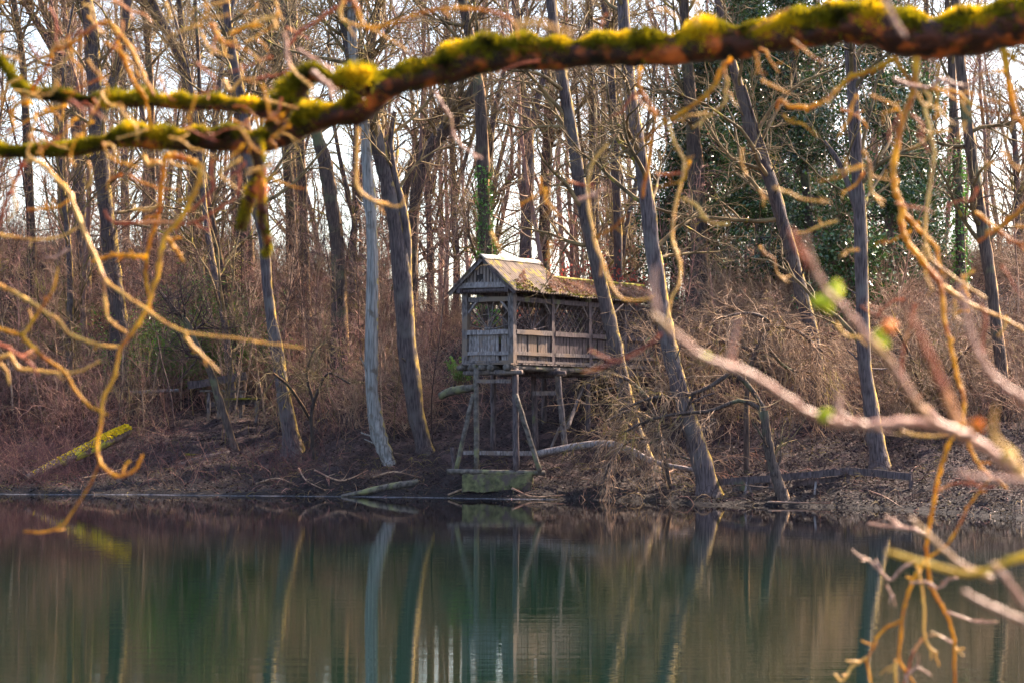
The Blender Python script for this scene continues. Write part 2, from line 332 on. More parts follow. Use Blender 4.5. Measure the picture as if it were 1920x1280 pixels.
# ------------------------------------------------------------------ individually traced trees
def traced_tree(label, pts, Y=None, bark='bark_grey', name='bare_tree', top=20.0, n1=12, fork=None, ivy=None, group=None, crown='twig_olive', n2=8, n3=7, t0=.35, L1=3.6, pale=None, moss=False):
    """pts: (column, row, half width) from the top down, at depth Y (or where the foot meets the ground)"""
    if Y is None:
        h = hit(pts[-1][0], pts[-1][1]); Y = h[1]
    path = [(W(x, y, Y), w/F*Y) for x, y, w in pts]
    top = min(top, CZ+HY/F*Y+1.3)
    a, b_ = path[0][0], path[1][0]; dirv = (a-b_)/np.linalg.norm(a-b_)
    dirv = dirv*.8+np.array([0, 0, .5]); dirv /= np.linalg.norm(dirv)
    pre = []; p = a.copy(); r = path[0][1]; nst = max(1, int((top-a[2])/1.5)) if top > a[2]+.4 else 0
    for k in range(nst):
        dirv = dirv+rng.standard_normal(3)*.05+np.array([0, 0, .03]); dirv /= np.linalg.norm(dirv)
        p = p+dirv*(top-a[2])/nst; r *= .82; pre.insert(0, (p.copy(), r))
    path = pre+path
    fx, fy, fz = path[-1][0]; g = gz(fx, fy)
    if fz > g-.1:
        dd = path[-1][0]-path[-2][0]; dd[2] = -abs(dd[2])-1e-6; s = (fz-g+.25)/abs(dd[2])
        s = min(s, 40); off = dd*s; off[:2] *= .35
        q = path[-1][0]+off; q[2] = gz(q[0], q[1])-.25; path.append((q, path[-1][1]*1.25))
    A = np.array([list(p_)+[r_] for p_, r_ in path])
    A = A[::-1]
    # slight depth meander
    K = 34
    S = smooth_path(A, K); z0 = A[0, 2]
    S[:, 1] += np.sin(np.linspace(0, 5, K)+rng.uniform(0, 6))*.12*np.linspace(0, 1, K)
    n1 = int(n1*1.25) if n1 > 5 else n1
    root = empty(name, (S[0, 0], S[0, 1], S[0, 2])); tag(root, label, 'tree', group)
    off = S[0, :3].copy(); P = S[:, :3]-off; R = np.maximum(S[:, 3], .012)
    R = R*(1+.05*rng.standard_normal(K)); R[0] *= 1.35; R[1] *= 1.12
    t = MB(); t.tubes(P, R, 14, 0, bump=.07)
    q_, d_, r_s, _ = shoots(P[None], R[None], 7, .12, .75, 1.1, rs=.28); Pq, Rq = grow(q_, d_, rng.uniform(.25, .8, 7)+np.interp(q_[:, 2], P[:, 2], R), np.clip(r_s, .012, .03), 5, .1, .02, tip=.6); t.tubes(Pq, Rq, 5, 0, bump=.1)
    forks = fork if fork else []
    FP = []
    for fk in forks:
        fp = np.array([list(W(x, y, Y)-off)+[w/F*Y] for x, y, w in fk]); fs = smooth_path(fp, 16)
        t.tubes(fs[:, :3], fs[:, 3], 8, 0, bump=.05); FP.append(fs)
    tr = t.build('trunk', M[bark], root)
    c = MB(); crown_on(c, P[None], R[None], n1, L1, n2, 1.35, n3, .6, t0=t0, leaves=60, rt=.007, wob=.2, up1=.06, n4=6)
    for fs in FP: crown_on(c, fs[None, :, :3], fs[None, :, 3], 4, L1*.6, 6, 1.1, 6, .6, t0=.2)
    c.build('crown', [M[crown], M['leaf_dry']], root)
    if ivy:
        za, zb, n, rad = ivy
        zz = rng.uniform(za, zb, n)-off[2]; k = np.interp(zz, P[:, 2], np.arange(K))
        ii = np.clip(k.astype(int), 0, K-2); w = (k-ii)[:, None]; cen = P[ii]*(1-w)+P[ii+1]*w
        an = rng.uniform(0, 6.283, n); rr = np.interp(zz, P[:, 2], R)+np.abs(rng.standard_normal(n))*rad
        cen[:, 0] += np.cos(an)*rr; cen[:, 1] += np.sin(an)*rr
        iv = MB(); iv.leaves(cen, .085, aspect=.8); iv.build('ivy', M['ivy'], root, smooth=False)
    return root
TT = traced_tree
TT('tall straight grey tree at the left, forking near the top of the picture', [(160, -10, 12), (172, 60, 14), (178, 150, 14), (188, 300, 16), (200, 400, 15), (212, 520, 16), (222, 600, 17)], 84, fork=[[(188, 230, 8), (205, 175, 9), (225, 110, 9), (240, 0, 9)]])
TT('slim bare tree standing nearest the left edge', [(25, 0, 5), (38, 80, 6), (45, 160, 7), (52, 300, 8), (58, 420, 8)], 92, 'bark_brown')
TT('crooked bare tree with two long limbs at the upper left', [(45, 0, 5), (80, 60, 8), (110, 110, 10), (135, 170, 11), (146, 260, 11), (150, 380, 11), (156, 480, 11)], 93, fork=[[(135, 170, 8), (112, 100, 7), (85, 30, 6), (70, -20, 5)], [(146, 200, 7), (130, 90, 6), (118, 0, 5)]])
TT('brown forked tree just left of the tall straight grey one', [(100, -5, 8), (104, 90, 8), (108, 200, 9), (116, 330, 10), (122, 450, 11)], 97, 'bark_brown')
TT('thin dark pole-like bare tree near the upper left', [(268, 0, 5), (276, 80, 6), (282, 160, 6), (285, 300, 6), (288, 420, 6)], 100, 'bark_brown')
TT('leaning grey tree with a V fork above the mossy bough at the upper left', [(285, 0, 7), (315, 60, 8), (338, 110, 9), (352, 170, 9), (362, 260, 9), (368, 400, 10)], 90, fork=[[(345, 140, 6), (342, 60, 6), (335, -10, 6)]])
TT('thick brown tree above the downward mossy hook', [(418, 0, 9), (436, 100, 12), (448, 180, 13), (452, 300, 13), (458, 420, 13)], 96, 'bark_brown', fork=[[(436, 110, 7), (420, 50, 6), (400, -10, 6)]])
TT('grey leaning tree with yellow edge rising from the bank left of the pale curved trunk', [(430, 60, 7), (455, 200, 9), (470, 320, 9), (495, 460, 9), (503, 560, 10), (520, 660, 12), (535, 760, 14), (550, 845, 17)], None, n1=10)
TT('slim brown tree near the bench', [(385, 350, 6), (405, 450, 6), (425, 560, 8), (440, 640, 9), (446, 740, 10)], None, 'bark_brown')
TT('upright brown tree behind the left end of the thick bough', [(500, 0, 8), (512, 70, 9), (525, 150, 9), (535, 260, 9), (545, 400, 10)], 95, 'bark_brown')
TT('slender bare tree rising left of the two twin trunks', [(550, 0, 6), (556, 90, 7), (560, 180, 7), (566, 320, 8), (570, 420, 8)], 92, 'bark_brown')
TT('dark tree leaning right towards the bank left of the pale curved trunk', [(560, 150, 9), (590, 240, 11), (608, 300, 13), (622, 380, 13), (632, 460, 12), (640, 600, 12), (640, 700, 12)], 80, 'bark_brown')
TT('pale curved trunk with peeled white bark at its foot, close to the water', [(660, 60, 9), (672, 160, 10), (684, 245, 10), (690, 340, 10), (697, 430, 11), (698, 520, 11), (697, 610, 11), (696, 680, 12), (700, 760, 13), (712, 820, 14), (729, 868, 13)], None, 'bark_pale', n1=9, t0=.55)
TT('thick dark double-stemmed tree just left of the hut', [(640, -20, 9), (652, 60, 13), (668, 130, 15), (690, 200, 15), (705, 260, 15), (725, 340, 14), (741, 420, 15), (752, 500, 17), (760, 600, 17), (768, 690, 18), (782, 780, 16), (797, 848, 14)], None, 'bark_grey', n1=10, t0=.5,
   fork=[[(763, 560, 9), (764, 470, 9), (757, 400, 8), (740, 330, 7), (732, 270, 6), (740, 210, 4)], [(678, 165, 9), (695, 90, 8), (707, 30, 7), (712, -20, 6)]])
TT('wide arching brown tree curving right above the left side of the hut', [(905, 120, 8), (880, 185, 10), (842, 235, 12), (805, 280, 12), (785, 340, 12), (776, 400, 11), (770, 480, 12)], 82, 'bark_brown', top=14, n1=10)
TT('second arching tree curving right behind the wide arching one', [(850, 130, 7), (835, 190, 7), (800, 250, 8), (770, 320, 8), (752, 420, 8)], 90, 'bark_brown', top=15)
TT('ivy-wrapped tree directly behind the hut ridge', [(870, 20, 8), (892, 120, 10), (902, 220, 11), (906, 330, 11), (910, 420, 11), (914, 500, 11)], 79, 'bark_brown', ivy=(4.6, 10.4, 1500, .09))
TT('dark forked tree behind the hut roof', [(972, 60, 8), (975, 150, 9), (988, 220, 10), (991, 300, 11), (988, 400, 11), (985, 500, 12)], 84, 'bark_grey', fork=[[(990, 260, 8), (1005, 200, 7), (1022, 130, 6), (1030, 80, 5)]])
TT('reddish brown straight tree behind the right part of the hut roof', [(1036, 0, 9), (1034, 120, 10), (1030, 220, 10), (1024, 320, 10), (1020, 470, 11)], 93, 'bark_brown')
TT('grey tree leaning left in front of the covered gallery', [(1040, 60, 10), (1062, 190, 11), (1078, 280, 12), (1092, 380, 12), (1118, 490, 12), (1140, 590, 12), (1158, 670, 13), (1182, 780, 14), (1218, 880, 16)], None, 'bark_grey', n1=9, t0=.5)
TT('stout dark tree leaning left with a yellow edge right of the gallery', [(1172, 60, 11), (1182, 180, 12), (1197, 270, 13), (1213, 370, 13), (1224, 470, 14), (1240, 570, 14), (1262, 680, 15), (1292, 790, 17), (1315, 860, 19), (1330, 930, 20)], None, 'bark_grey', n1=10, t0=.5)
TT('thin bare tree behind the gallery roof', [(1104, 0, 7), (1108, 120, 7), (1112, 240, 8), (1114, 350, 8), (1116, 480, 8)], 98, 'bark_brown')
TT('pale straight tree behind the far end of the gallery', [(1140, 60, 7), (1150, 200, 7), (1154, 320, 8), (1158, 420, 8), (1160, 520, 8)], 86, 'bark_grey')
TT('leaning tree with yellow moss line among the evergreens', [(1372, 110, 8), (1392, 180, 10), (1412, 260, 11), (1445, 340, 12), (1468, 420, 12), (1490, 500, 12), (1510, 580, 12), (1528, 650, 12)], 67, 'bark_grey', n1=9, fork=[[(1450, 350, 5), (1440, 300, 4), (1420, 240, 3), (1395, 160, 3)]])
TT('tall straight grey tree in front of the evergreens at the right', [(1585, -5, 10), (1593, 90, 10), (1600, 200, 11), (1606, 300, 11), (1613, 420, 12), (1617, 560, 12), (1622, 680, 13), (1636, 780, 14), (1650, 874, 18)], None, 'bark_grey', n1=9, fork=[[(1618, 480, 8), (1610, 410, 7), (1592, 350, 6), (1570, 300, 5), (1545, 265, 4)]])
TT('purple-grey tree leaning left near the right edge', [(1790, -5, 8), (1800, 120, 9), (1812, 230, 10), (1830, 350, 11), (1845, 450, 11), (1862, 560, 11), (1876, 680, 12), (1890, 800, 12)], 64, 'bark_brown', n1=9)
TT('ivy-wrapped tree near the right edge', [(1782, 60, 6), (1788, 200, 8), (1797, 330, 9), (1800, 430, 9), (1802, 540, 9)], 78, 'bark_brown', ivy=(6.0, 11.2, 1500, .10))
TT('short dark dead trunk leaning by the low board fence', [(1432, 770, 8), (1440, 830, 9), (1455, 890, 10), (1470, 936, 13)], None, 'bark_brown', name='dead_trunk', top=0, n1=3, n2=3, n3=3, L1=1.0, t0=.5)
TT('thin dark crooked tree leaning over the bank beside the bench', [(300, 548, 3), (325, 580, 5), (350, 605, 6), (365, 640, 6), (392, 690, 6), (412, 750, 7), (440, 842, 7)], None, 'bark_brown', top=0, n1=6, L1=1.4, crown='twig_dark')
TT('dark conifer trunk among the evergreens left of the leaning mossy tree', [(1285, 60, 10), (1296, 200, 12), (1305, 320, 15), (1310, 440, 16), (1312, 540, 17)], 80, 'bark_brown')
TT('slim reddish trunk between the evergreens', [(1408, 160, 6), (1414, 260, 7), (1418, 360, 8), (1420, 500, 8)], 84, 'bark_brown')
TT('far thin tree left of the purple-grey leaning one', [(1735, 60, 5), (1738, 200, 6), (1742, 330, 6), (1745, 500, 7)], 90, 'bark_brown')

# ------------------------------------------------------------------ background wood: prototypes and copies
ZONES = [(0, 300, 'behind the mossy log'), (300, 620, 'up the slope behind the bench'), (620, 860, 'behind the double-stemmed tree'), (860, 1060, 'beyond the hut roof'),
         (1060, 1300, 'beyond the covered gallery'), (1300, 1700, 'behind the evergreens'), (1700, 1920, 'near the right edge')]
def zone(px):
    for a, b_, s in ZONES:
        if px < b_: return s
    return ZONES[-1][2]
KINDS = [('slender straight bare tree', 'bark_brown', 0.0, .10), ('tall bare tree leaning slightly', 'bark_grey', .10, .13), ('bare tree forking low into two stems', 'bark_brown', .05, .14),
         ('stout bare grey tree', 'bark_grey', .03, .19), ('crooked bare brown tree', 'bark_brown', .16, .12), ('thin swaying bare tree', 'twig_dark', .08, .07),
         ('leaning reddish bare tree', 'bark_brown', .2, .11), ('bare tree with many upright limbs', 'bark_grey', .04, .15)]
protos = []
for ki, (lab, bk, lean, r0) in enumerate(KINDS):
    H = rng.uniform(13.5, 14.5); K = 16
    d = np.array([[lean, 0, 1.0]]); d /= np.linalg.norm(d)
    P, R = grow(np.zeros((1, 3)), d, H, r0, K, .035+lean*.15, .01, tip=.25); P[0, :, 2] -= .3
    R[0, 0] *= 1.3
    root = empty('background_tree', (0, 0, 0))
    t = MB(); t.tubes(P, R, 9, 0, bump=.04)
    c = MB()
    if ki in (2, 7):
        p, dd, r, _ = shoots(P, R, 1+ki//7, .22, .35, .35, rs=.8); P2, R2 = grow(p, dd, H*.6, r, 12, .05, .05); t.tubes(P2, R2, 8)
        crown_on(c, P2, R2, 9, 2.6, 6, 1.2, 6, .6, t0=.2)
    t.build('trunk', M[bk if ki % 2 else 'bark_hazed'], root)
    crown_on(c, P, R, 26 if ki != 5 else 18, 2.8, 6, 1.3, 5, .6, wob=.2, up1=.07, t0=.12, ang=.8, rt=.0075, leaves=90, n4=5)
    c.build('crown', [M[('twig_pink', 'twig_olive', 'twig_tan', 'twig')[ki % 4]], M['leaf_dry']], root)
    protos.append(root)
used = [False]*len(protos)
def place(protos, used, k, loc, rz, s, label, cat, group, tilt=0):
    o = protos[k] if not used[k] else copy_tree(protos[k]); used[k] = True
    o.location = loc; o.rotation_euler = (tilt*rng.uniform(-1, 1), tilt*rng.uniform(-1, 1), rz); o.scale = (s, s, s*rng.uniform(.92, 1.1))
    tag(o, label, cat, group); return o
spots = []
for i in range(900):
    Y = rng.uniform(86, 150) if i % 3 else rng.uniform(80, 105); px = rng.uniform(-260, 2200)
    X = (px-CX)/F*Y
    if all((X-x)**2+(Y-y)**2 > 5.0 for x, y, _ in spots): spots.append((X, Y, px))
    if len(spots) >= 128: break
for X, Y, px in spots:
    k = int(rng.integers(len(protos)))
    place(protos, used, k, (X, Y, gz(X, Y)), rng.uniform(0, 6.28), (CZ+HY/F*Y+1.2-gz(X, Y))/14*rng.uniform(.9, 1.12), KINDS[k][0]+' in the wood '+zone(px), 'tree', 'bare trees in the wood '+zone(px))

# ------------------------------------------------------------------ evergreens clothed in ivy on the right
def evergreen(label, px, Y, z0, z1, rad, n, top_taper=.5):
    X = (px-CX)/F*Y; g = gz(X, Y); root = empty('evergreen_tree', (X, Y, g-.1)); tag(root, label, 'evergreen tree', 'dark evergreens right of the gallery')
    H = z1-g
    P, R = grow(np.zeros((1, 3)), np.array([[0.02, 0, 1.]]), H, .2, 12, .03, .0); MB().tubes(P, R, 9).build('trunk', M['bark_brown'], root)
    c = MB(); p, d, r, t = shoots(P, R, 60, max(.05, (z0-g)/H), 1, 1.35, rs=.3)
    P1, R1 = grow(p, d, rad*(1.25-.8*t)*rng.uniform(.5, 1.25, 60), np.clip(r, .02, .05), 6, .15, -.03); c.tubes(P1, R1, 4, 0)
    k = int(n*1.8); s = rng.integers(0, 60, k); u = rng.uniform(.15, 1.08, k)*5; i = np.minimum(u.astype(int), 4); w = (u-i)[:, None]
    C = P1[s, i]*(1-w)+P1[s, i+1]*w
    cl = rng.standard_normal((400, 3))*.22
    C = C+cl[rng.integers(0, 400, k)]*rng.uniform(.3, 1.3, k)[:, None]+rng.standard_normal((k, 3))*.12
    c.leaves(C, .12, 1, aspect=.65)
    c.build('crown', [M['bark_brown'], M['evergreen']], root, smooth=False)
EV = [('dark evergreen with its crown just right of the stout leaning tree', 1262, 84, 8.0, 16, 1.5, 9000), ('broad dark evergreen beside the conifer trunk', 1330, 82, 7.2, 18, 2.0, 13000),
      ('dense evergreen behind the leaning tree with the yellow moss line', 1425, 80, 7.5, 17.5, 2.0, 13000), ('very dark evergreen left of the tall straight grey tree', 1520, 78, 6.4, 17, 2.1, 14000),
      ('glossy ivy-clad evergreen right of the tall straight grey tree', 1665, 77, 6.0, 16.5, 1.7, 11000), ('low holly bush at the foot of the tall straight grey tree', 1585, 73, 4.8, 9.6, 1.3, 6000),
      ('tall narrow evergreen below the bough near the top right', 1480, 90, 8, 20, 1.8, 9000), ('small evergreen behind the yellow hanging twig at the right', 1725, 82, 7, 13.5, 1.2, 6000)]
for e in EV: evergreen(*e)

# ------------------------------------------------------------------ shrubs, saplings and thickets
def bush_proto(kind):
    root = empty('shrub', (0, 0, 0)); c = MB()
    n = {'upright': 20, 'arch': 22, 'bramble': 26, 'grass': 50}[kind]
    an = rng.uniform(0, 6.283, n); sp = {'upright': .35, 'arch': .7, 'bramble': .95, 'grass': .8}[kind]
    d = np.stack([np.cos(an)*sp*rng.uniform(.2, 1, n), np.sin(an)*sp*rng.uniform(.2, 1, n), np.ones(n)], 1); d /= np.linalg.norm(d, axis=1, keepdims=True)
    p = rng.standard_normal((n, 3))*.25; p[:, 2] = -.12
    L = {'upright': 2.6, 'arch': 2.7, 'bramble': 1.9, 'grass': .9}[kind]*rng.uniform(.5, 1.25, n)
    P, R = grow(p, d, L, rng.uniform(.010, .018, n)*(.55 if kind == 'grass' else 1), 8, .10, {'upright': .05, 'arch': -.13, 'bramble': -.16, 'grass': -.1}[kind]); c.tubes(P, R, 4)
    if kind != 'grass':
        q, dd, r, t = shoots(P, R, 5, .2, 1, .7, rs=.7); P2, R2 = grow(q, dd, rng.uniform(.3, .95, len(q)), np.clip(r, .007, .010), 5, .18, -.02 if kind == 'upright' else -.1, tip=.5); c.tubes(P2, R2, 3)
        q, dd, r, t = shoots(P2, R2, 2, .2, 1, .7, rs=.7); P3, R3 = grow(q, dd, rng.uniform(.15, .45, len(q)), .0065, 4, .2, -.02, tip=.6); c.tubes(P3, R3, 3)
        s = rng.integers(0, len(P2), 70); c.leaves(P2[s, rng.integers(1, 5, 70)], .06, 1)
    return root, c
BK = [('upright', 'twig_tan'), ('upright', 'twig_pink'), ('arch', 'twig_pink'), ('arch', 'twig_olive'), ('bramble', 'twig_tan'), ('bramble', 'twig_pink'), ('upright', 'twig'), ('arch', 'twig_tan'), ('bramble', 'twig_dark'), ('arch', 'twig_gold')]
BL = ['upright tan-stemmed leafless bush', 'upright rosy-stemmed leafless bush', 'arching rosy-stemmed bush', 'arching olive-stemmed bush', 'low tangle of tan bramble stems', 'low tangle of rosy bramble stems', 'upright brown-stemmed leafless bush', 'arching tan-stemmed bush', 'low tangle of dark bramble stems', 'arching golden-stemmed bush']
bp = []
for kd, mt in BK:
    root, c = bush_proto(kd); c.build('stems', [M[mt], M['leaf_dry']], root); bp.append(root)
bused = [False]*len(bp)
def bz(px): return zone(px).replace('behind', 'on the bank by').replace('beyond', 'on the bank near')
cnt = 0
for i in range(6000):
    if cnt >= 298: break
    px = rng.uniform(-200, 2150); Y = rng.uniform(60, 108 if px < 750 else 94); X = (px-CX)/F*Y; g = gz(X, Y)
    if g < 1.0: continue
    if 760 < px < 1330 and Y > 78 and rng.random() < .85: continue
    if g < 1.7 and rng.random() < .8: continue
    hx, hy = X-0.8, Y-68
    if 700 < px < 1250 and Y < 71.5: continue
    if 840 < px < 1180 and Y < 76 and g < 4.2 : continue
    if 330 < px < 520 and Y < 83: continue
    if 180 < px < 700 and Y < 78 and rng.random() < .6: continue
    if 800 < px < 1250 and Y > 84 and rng.random() < .4: continue
    w = (1 if px < 800 else .75)
    if rng.random() > w: continue
    if px > 1150: k = int(rng.choice([9, 9, 4, 7, 7, 3, 9, 0]))
    else: k = int(rng.choice([0, 1, 1, 2, 4, 5, 5, 6, 8]))
    s = rng.uniform(.7, 1.25)*(1 if px < 700 else .8)
    place(bp, bused, k, (X, Y, g), rng.uniform(0, 6.28), s, BL[k]+' '+bz(px), 'bush', 'leafless bushes '+bz(px), .12); cnt += 1

def sap_proto(mt):
    root = empty('sapling', (0, 0, 0)); c = MB(); s = MB()
    P, R = grow(np.array([[0, 0, -.15]]), np.array([[rng.uniform(-.12, .12), 0, 1.]]), rng.uniform(4.5, 8), rng.uniform(.018, .032), 12, .05, .01, tip=.3); s.tubes(P, R, 6, 0, bump=.05)
    s.build('trunk', M[mt], root)
    q, dd, r, t = shoots(P, R, 26, .15, 1, .75, rs=.5); P2, R2 = grow(q, dd, (1.4-.8*t)*rng.uniform(.5, 1.2, 26), np.clip(r, .008, .013), 6, .14, .03); c.tubes(P2, R2, 4)
    q, dd, r, t = shoots(P2, R2, 6, .2, 1, .7, rs=.7); P3, R3 = grow(q, dd, rng.uniform(.15, .5, len(q)), .0065, 4, .2, .0, tip=.6); c.tubes(P3, R3, 3)
    c.build('crown', M[mt], root); return root
SM = ['twig_tan', 'twig_olive', 'twig', 'twig_dark', 'twig_tan', 'twig_pink']; SL = ['thin pale tan sapling', 'thin olive sapling with mossy stem', 'thin brown sapling', 'thin dark sapling', 'crooked pale sapling', 'thin rosy sapling']
sp_ = [sap_proto(m_) for m_ in SM]; sused = [False]*6
for i in range(370):
    px = rng.uniform(-20, 1940); Y = rng.uniform(69, 125)
    if i > 220: px = rng.uniform(-20, 850); Y = rng.uniform(73, 88)
    if i > 300: px = rng.uniform(680, 1320); Y = rng.uniform(88, 125)
    X = (px-CX)/F*Y; g = gz(X, Y)
    if g < 1.2 or (820 < px < 1250 and Y < 78) or (760 < px < 1330 and Y > 86 and i <= 300): continue
    k = int(rng.integers(6)); place(sp_, sused, k, (X, Y, g), rng.uniform(0, 6.28), rng.uniform(.7, 1.2), SL[k]+' rising '+bz(px), 'sapling', 'saplings '+bz(px), .1)

# uncountable tangle on the whole bank
def scatter(n, cond, ylo=46, yhi=98, pxlo=-220, pxhi=2200):
    out = []
    tot = 0
    while tot < n:
        px = rng.uniform(pxlo, pxhi, n); Y = rng.uniform(ylo, yhi, n); X = (px-CX)/F*Y; g = gz(X, Y)
        k = cond(px, X, Y, g); out.append(np.stack([X, Y, g], 1)[k]); tot += int(k.sum())
    return np.vstack(out)[:n]
def thicket(name, n, Lr, r0, mt, cond, label, up=-.06, side=3, lean=.6, wob=.16, K=6, cat='undergrowth', sub=3, ylo=46, yhi=98):
    p = scatter(n, cond, ylo, yhi); p[:, 2] -= .03
    d = rng.standard_normal((n, 3))*lean; d[:, 2] = np.abs(d[:, 2])*.6+.5; d /= np.linalg.norm(d, axis=1, keepdims=True)
    P, R = grow(p, d, rng.uniform(*Lr, n), rng.uniform(.7, 1.2, n)*r0, K, wob, up, tip=.4); c = MB(); c.tubes(P, R, side)
    if sub:
        q, dd, r, t = shoots(P, R, sub, .2, 1, .8, rs=.6); P2, R2 = grow(q, dd, rng.uniform(.15, .6, len(q))*Lr[1]*.45, r, 4, wob, up*.5, tip=.5); c.tubes(P2, R2, 3)
    o = c.build(name, M[mt]); tag(o, label, cat, None, 'stuff'); return o
hutzone = lambda px, Y: ((px > 830) & (px < 1120) & (Y < 71)) | ((px > 340) & (px < 510) & (Y > 72) & (Y < 82.5))
thicket('bramble_undergrowth', 6500, (.5, 1.7), .010, 'twig_pink', lambda px, X, Y, g: (g > 1.6) & ~hutzone(px, Y), 'rosy tangle of bramble stems covering the upper bank')
thicket('dry_stems', 5500, (.5, 1.6), .010, 'twig_tan', lambda px, X, Y, g: (g > 1.5) & ~hutzone(px, Y), 'tan tangle of dry stems covering the upper bank')
thicket('dark_underbrush', 4500, (.3, 1.2), .011, 'twig_dark', lambda px, X, Y, g: (g > .5) & ~hutzone(px, Y), 'dark tangle of brushwood low on the bank')
thicket('shore_twigs', 4500, (.2, .7), .009, 'twig', lambda px, X, Y, g: (g > .02) & (g < 1.6), 'small twigs littering the shore', up=-.35, lean=1.2, sub=1)
thicket('reddish_brush', 2400, (.4, 2.0), .010, 'twig_red', lambda px, X, Y, g: (g > .15) & (g < 3.2) & (px < 640) & ~((px > 200) & (rng.random(len(px)) < .75)) & ~((px > 340) & (px < 510) & (Y > 73)), 'reddish brush tangle on the left shore')
thicket('crest_brush', 3600, (1.0, 3.0), .012, 'twig_tan', lambda px, X, Y, g: (Y > 84) & ((px < 700) | (px > 1340) | ((px < 900) & (rng.random(len(px)) < .3))), 'tall brown brush tangle along the crest of the bank', up=-.01, lean=.35, ylo=84, yhi=125, sub=4)
thicket('shore_brush', 2600, (.3, 1.0), .009, 'twig_dark', lambda px, X, Y, g: (g > .02) & (g < 1.2), 'dark brushwood hanging over the waterline', up=-.2, lean=.8)
thicket('shore_roots', 900, (.3, 1.0), .012, 'twig_pink', lambda px, X, Y, g: (g > .0) & (g < .9), 'pale fallen sticks littering the waterline', up=-.5, lean=1.6, sub=2)
p = scatter(95000, lambda px, X, Y, g: (g > .03) & (g < 7.5)); p[:, 2] += .03+np.abs(rng.standard_normal(len(p)))*.02
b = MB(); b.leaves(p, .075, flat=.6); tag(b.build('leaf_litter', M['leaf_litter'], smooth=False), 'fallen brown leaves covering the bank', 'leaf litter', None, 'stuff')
# red hedge leaves beyond the hut
for px in (1010, 1075, 1130, 1185):
    Y = 82; X = (px-CX)/F*Y; g = gz(X, Y); root = empty('red_leaved_shrub', (X, Y, g))
    tag(root, {1010: 'red-leaved shrub seen just above the hut ridge', 1075: 'red-leaved shrub above the start of the gallery roof', 1130: 'red-leaved shrub above the middle of the gallery roof', 1185: 'red-leaved shrub above the far end of the gallery roof'}[px], 'shrub', 'red-leaved shrubs beyond the gallery')
    n = 30; d = rng.standard_normal((n, 3))*.5; d[:, 2] = 1; d /= np.linalg.norm(d, axis=1, keepdims=True)
    P, R = grow(rng.standard_normal((n, 3))*[.3, .3, 0], d, rng.uniform(1, 2.6, n), .012, 6, .12, .02); MB().tubes(P, R, 4).build('stems', M['twig'], root)
    s = rng.integers(0, n, 380); MB().leaves(P[s, rng.integers(2, 6, 380)]+rng.standard_normal((380, 3))*.2, .11).build('leaves', M['leaf_red'], root, smooth=False)
# bright green laurel bushes by the bench
for px, py, s, lab in ((395, 560, 1.0, 'bright green leafy laurel bush behind the thin dark crooked tree'), (340, 640, .8, 'laurel bush with drooping leaves left of the bench'), (450, 545, .6, 'small bright laurel bush above the bench'), (250, 590, .6, 'faint green laurel bush behind the hanging twigs at the left'), (866, 672, .12, 'tiny green bush beside the left post of the hut')):
    Y = 84.5 if px < 800 else 73.5; X = (px-CX)/F*Y; zc = CZ+(HY-py)/F*Y; g = gz(X, Y); root = empty('laurel_bush', (X, Y, g)); tag(root, lab, 'bush', 'green laurel bushes' if s > .5 else None)
    n = 26; d = rng.standard_normal((n, 3))*.35; d[:, 2] = 1; d /= np.linalg.norm(d, axis=1, keepdims=True); L = max(.6, zc-g+.6*s)
    P, R = grow(rng.standard_normal((n, 3))*[.2, .2, 0], d, L*rng.uniform(.6, 1.15, n), .012, 8, .1, .0); MB().tubes(P, R, 4).build('stems', M['twig_olive'], root)
    k = int(4200*s); sN = rng.integers(0, n, k); MB().leaves(P[sN, rng.integers(3, 8, k)]+rng.standard_normal((k, 3))*.28*s, .12, aspect=.35).build('leaves', M['laurel'], root, smooth=False)

# arching willow-like shrubs hanging over the right bank
def hanging_shrub(label, limbs, Y, mt='twig_gold', n2=14, drop=-.14):
    foot = limbs[0][0]; X = (foot[0]-CX)/F*Y; g = gz(X, Y); root = empty('hanging_shrub', (X, Y, g)); tag(root, label, 'shrub', 'arching shrubs over the right bank'); off = np.array([X, Y, g])
    lm = MB(); c = MB()
    for li in limbs:
        A = np.array([list(W(x, y, Y)-off)+[w/F*Y] for x, y, w in li])
        A[:, 1] += np.linspace(0, rng.uniform(-1.6, 1.2), len(A))
        if li is limbs[0] or li[0] == limbs[0][0]: A[0, 2] = -.2; A[0, 1] = 0
        S = smooth_path(A, 18); lm.tubes(S[:, :3], S[:, 3], 7, 0, bump=.08)
        q, dd, r, t = shoots(S[None, :, :3], S[None, :, 3], int(n2*1.1), .15, 1, .9, rs=.5)
        P1, R1 = grow(q, dd, rng.uniform(.5, 1.6, len(q)), np.clip(r, .011, .018), 8, .16, drop*.4); c.tubes(P1, R1, 4)
        q, dd, r, t = shoots(P1, R1, 7, .15, 1, .8, rs=.6); P2, R2 = grow(q, dd, rng.uniform(.3, 1.2, len(q)), np.clip(r, .008, .010), 6, .16, drop, tip=.5); c.tubes(P2, R2, 3)
        q, dd, r, t = shoots(P2, R2, 2, .1, 1, .7, rs=.7); P3, R3 = grow(q, dd, rng.uniform(.15, .5, len(q)), .0065, 4, .2, drop, tip=.6); c.tubes(P3, R3, 3)
    lm.build('limbs', M['bark_brown'], root); c.build('twigs', M[mt], root)
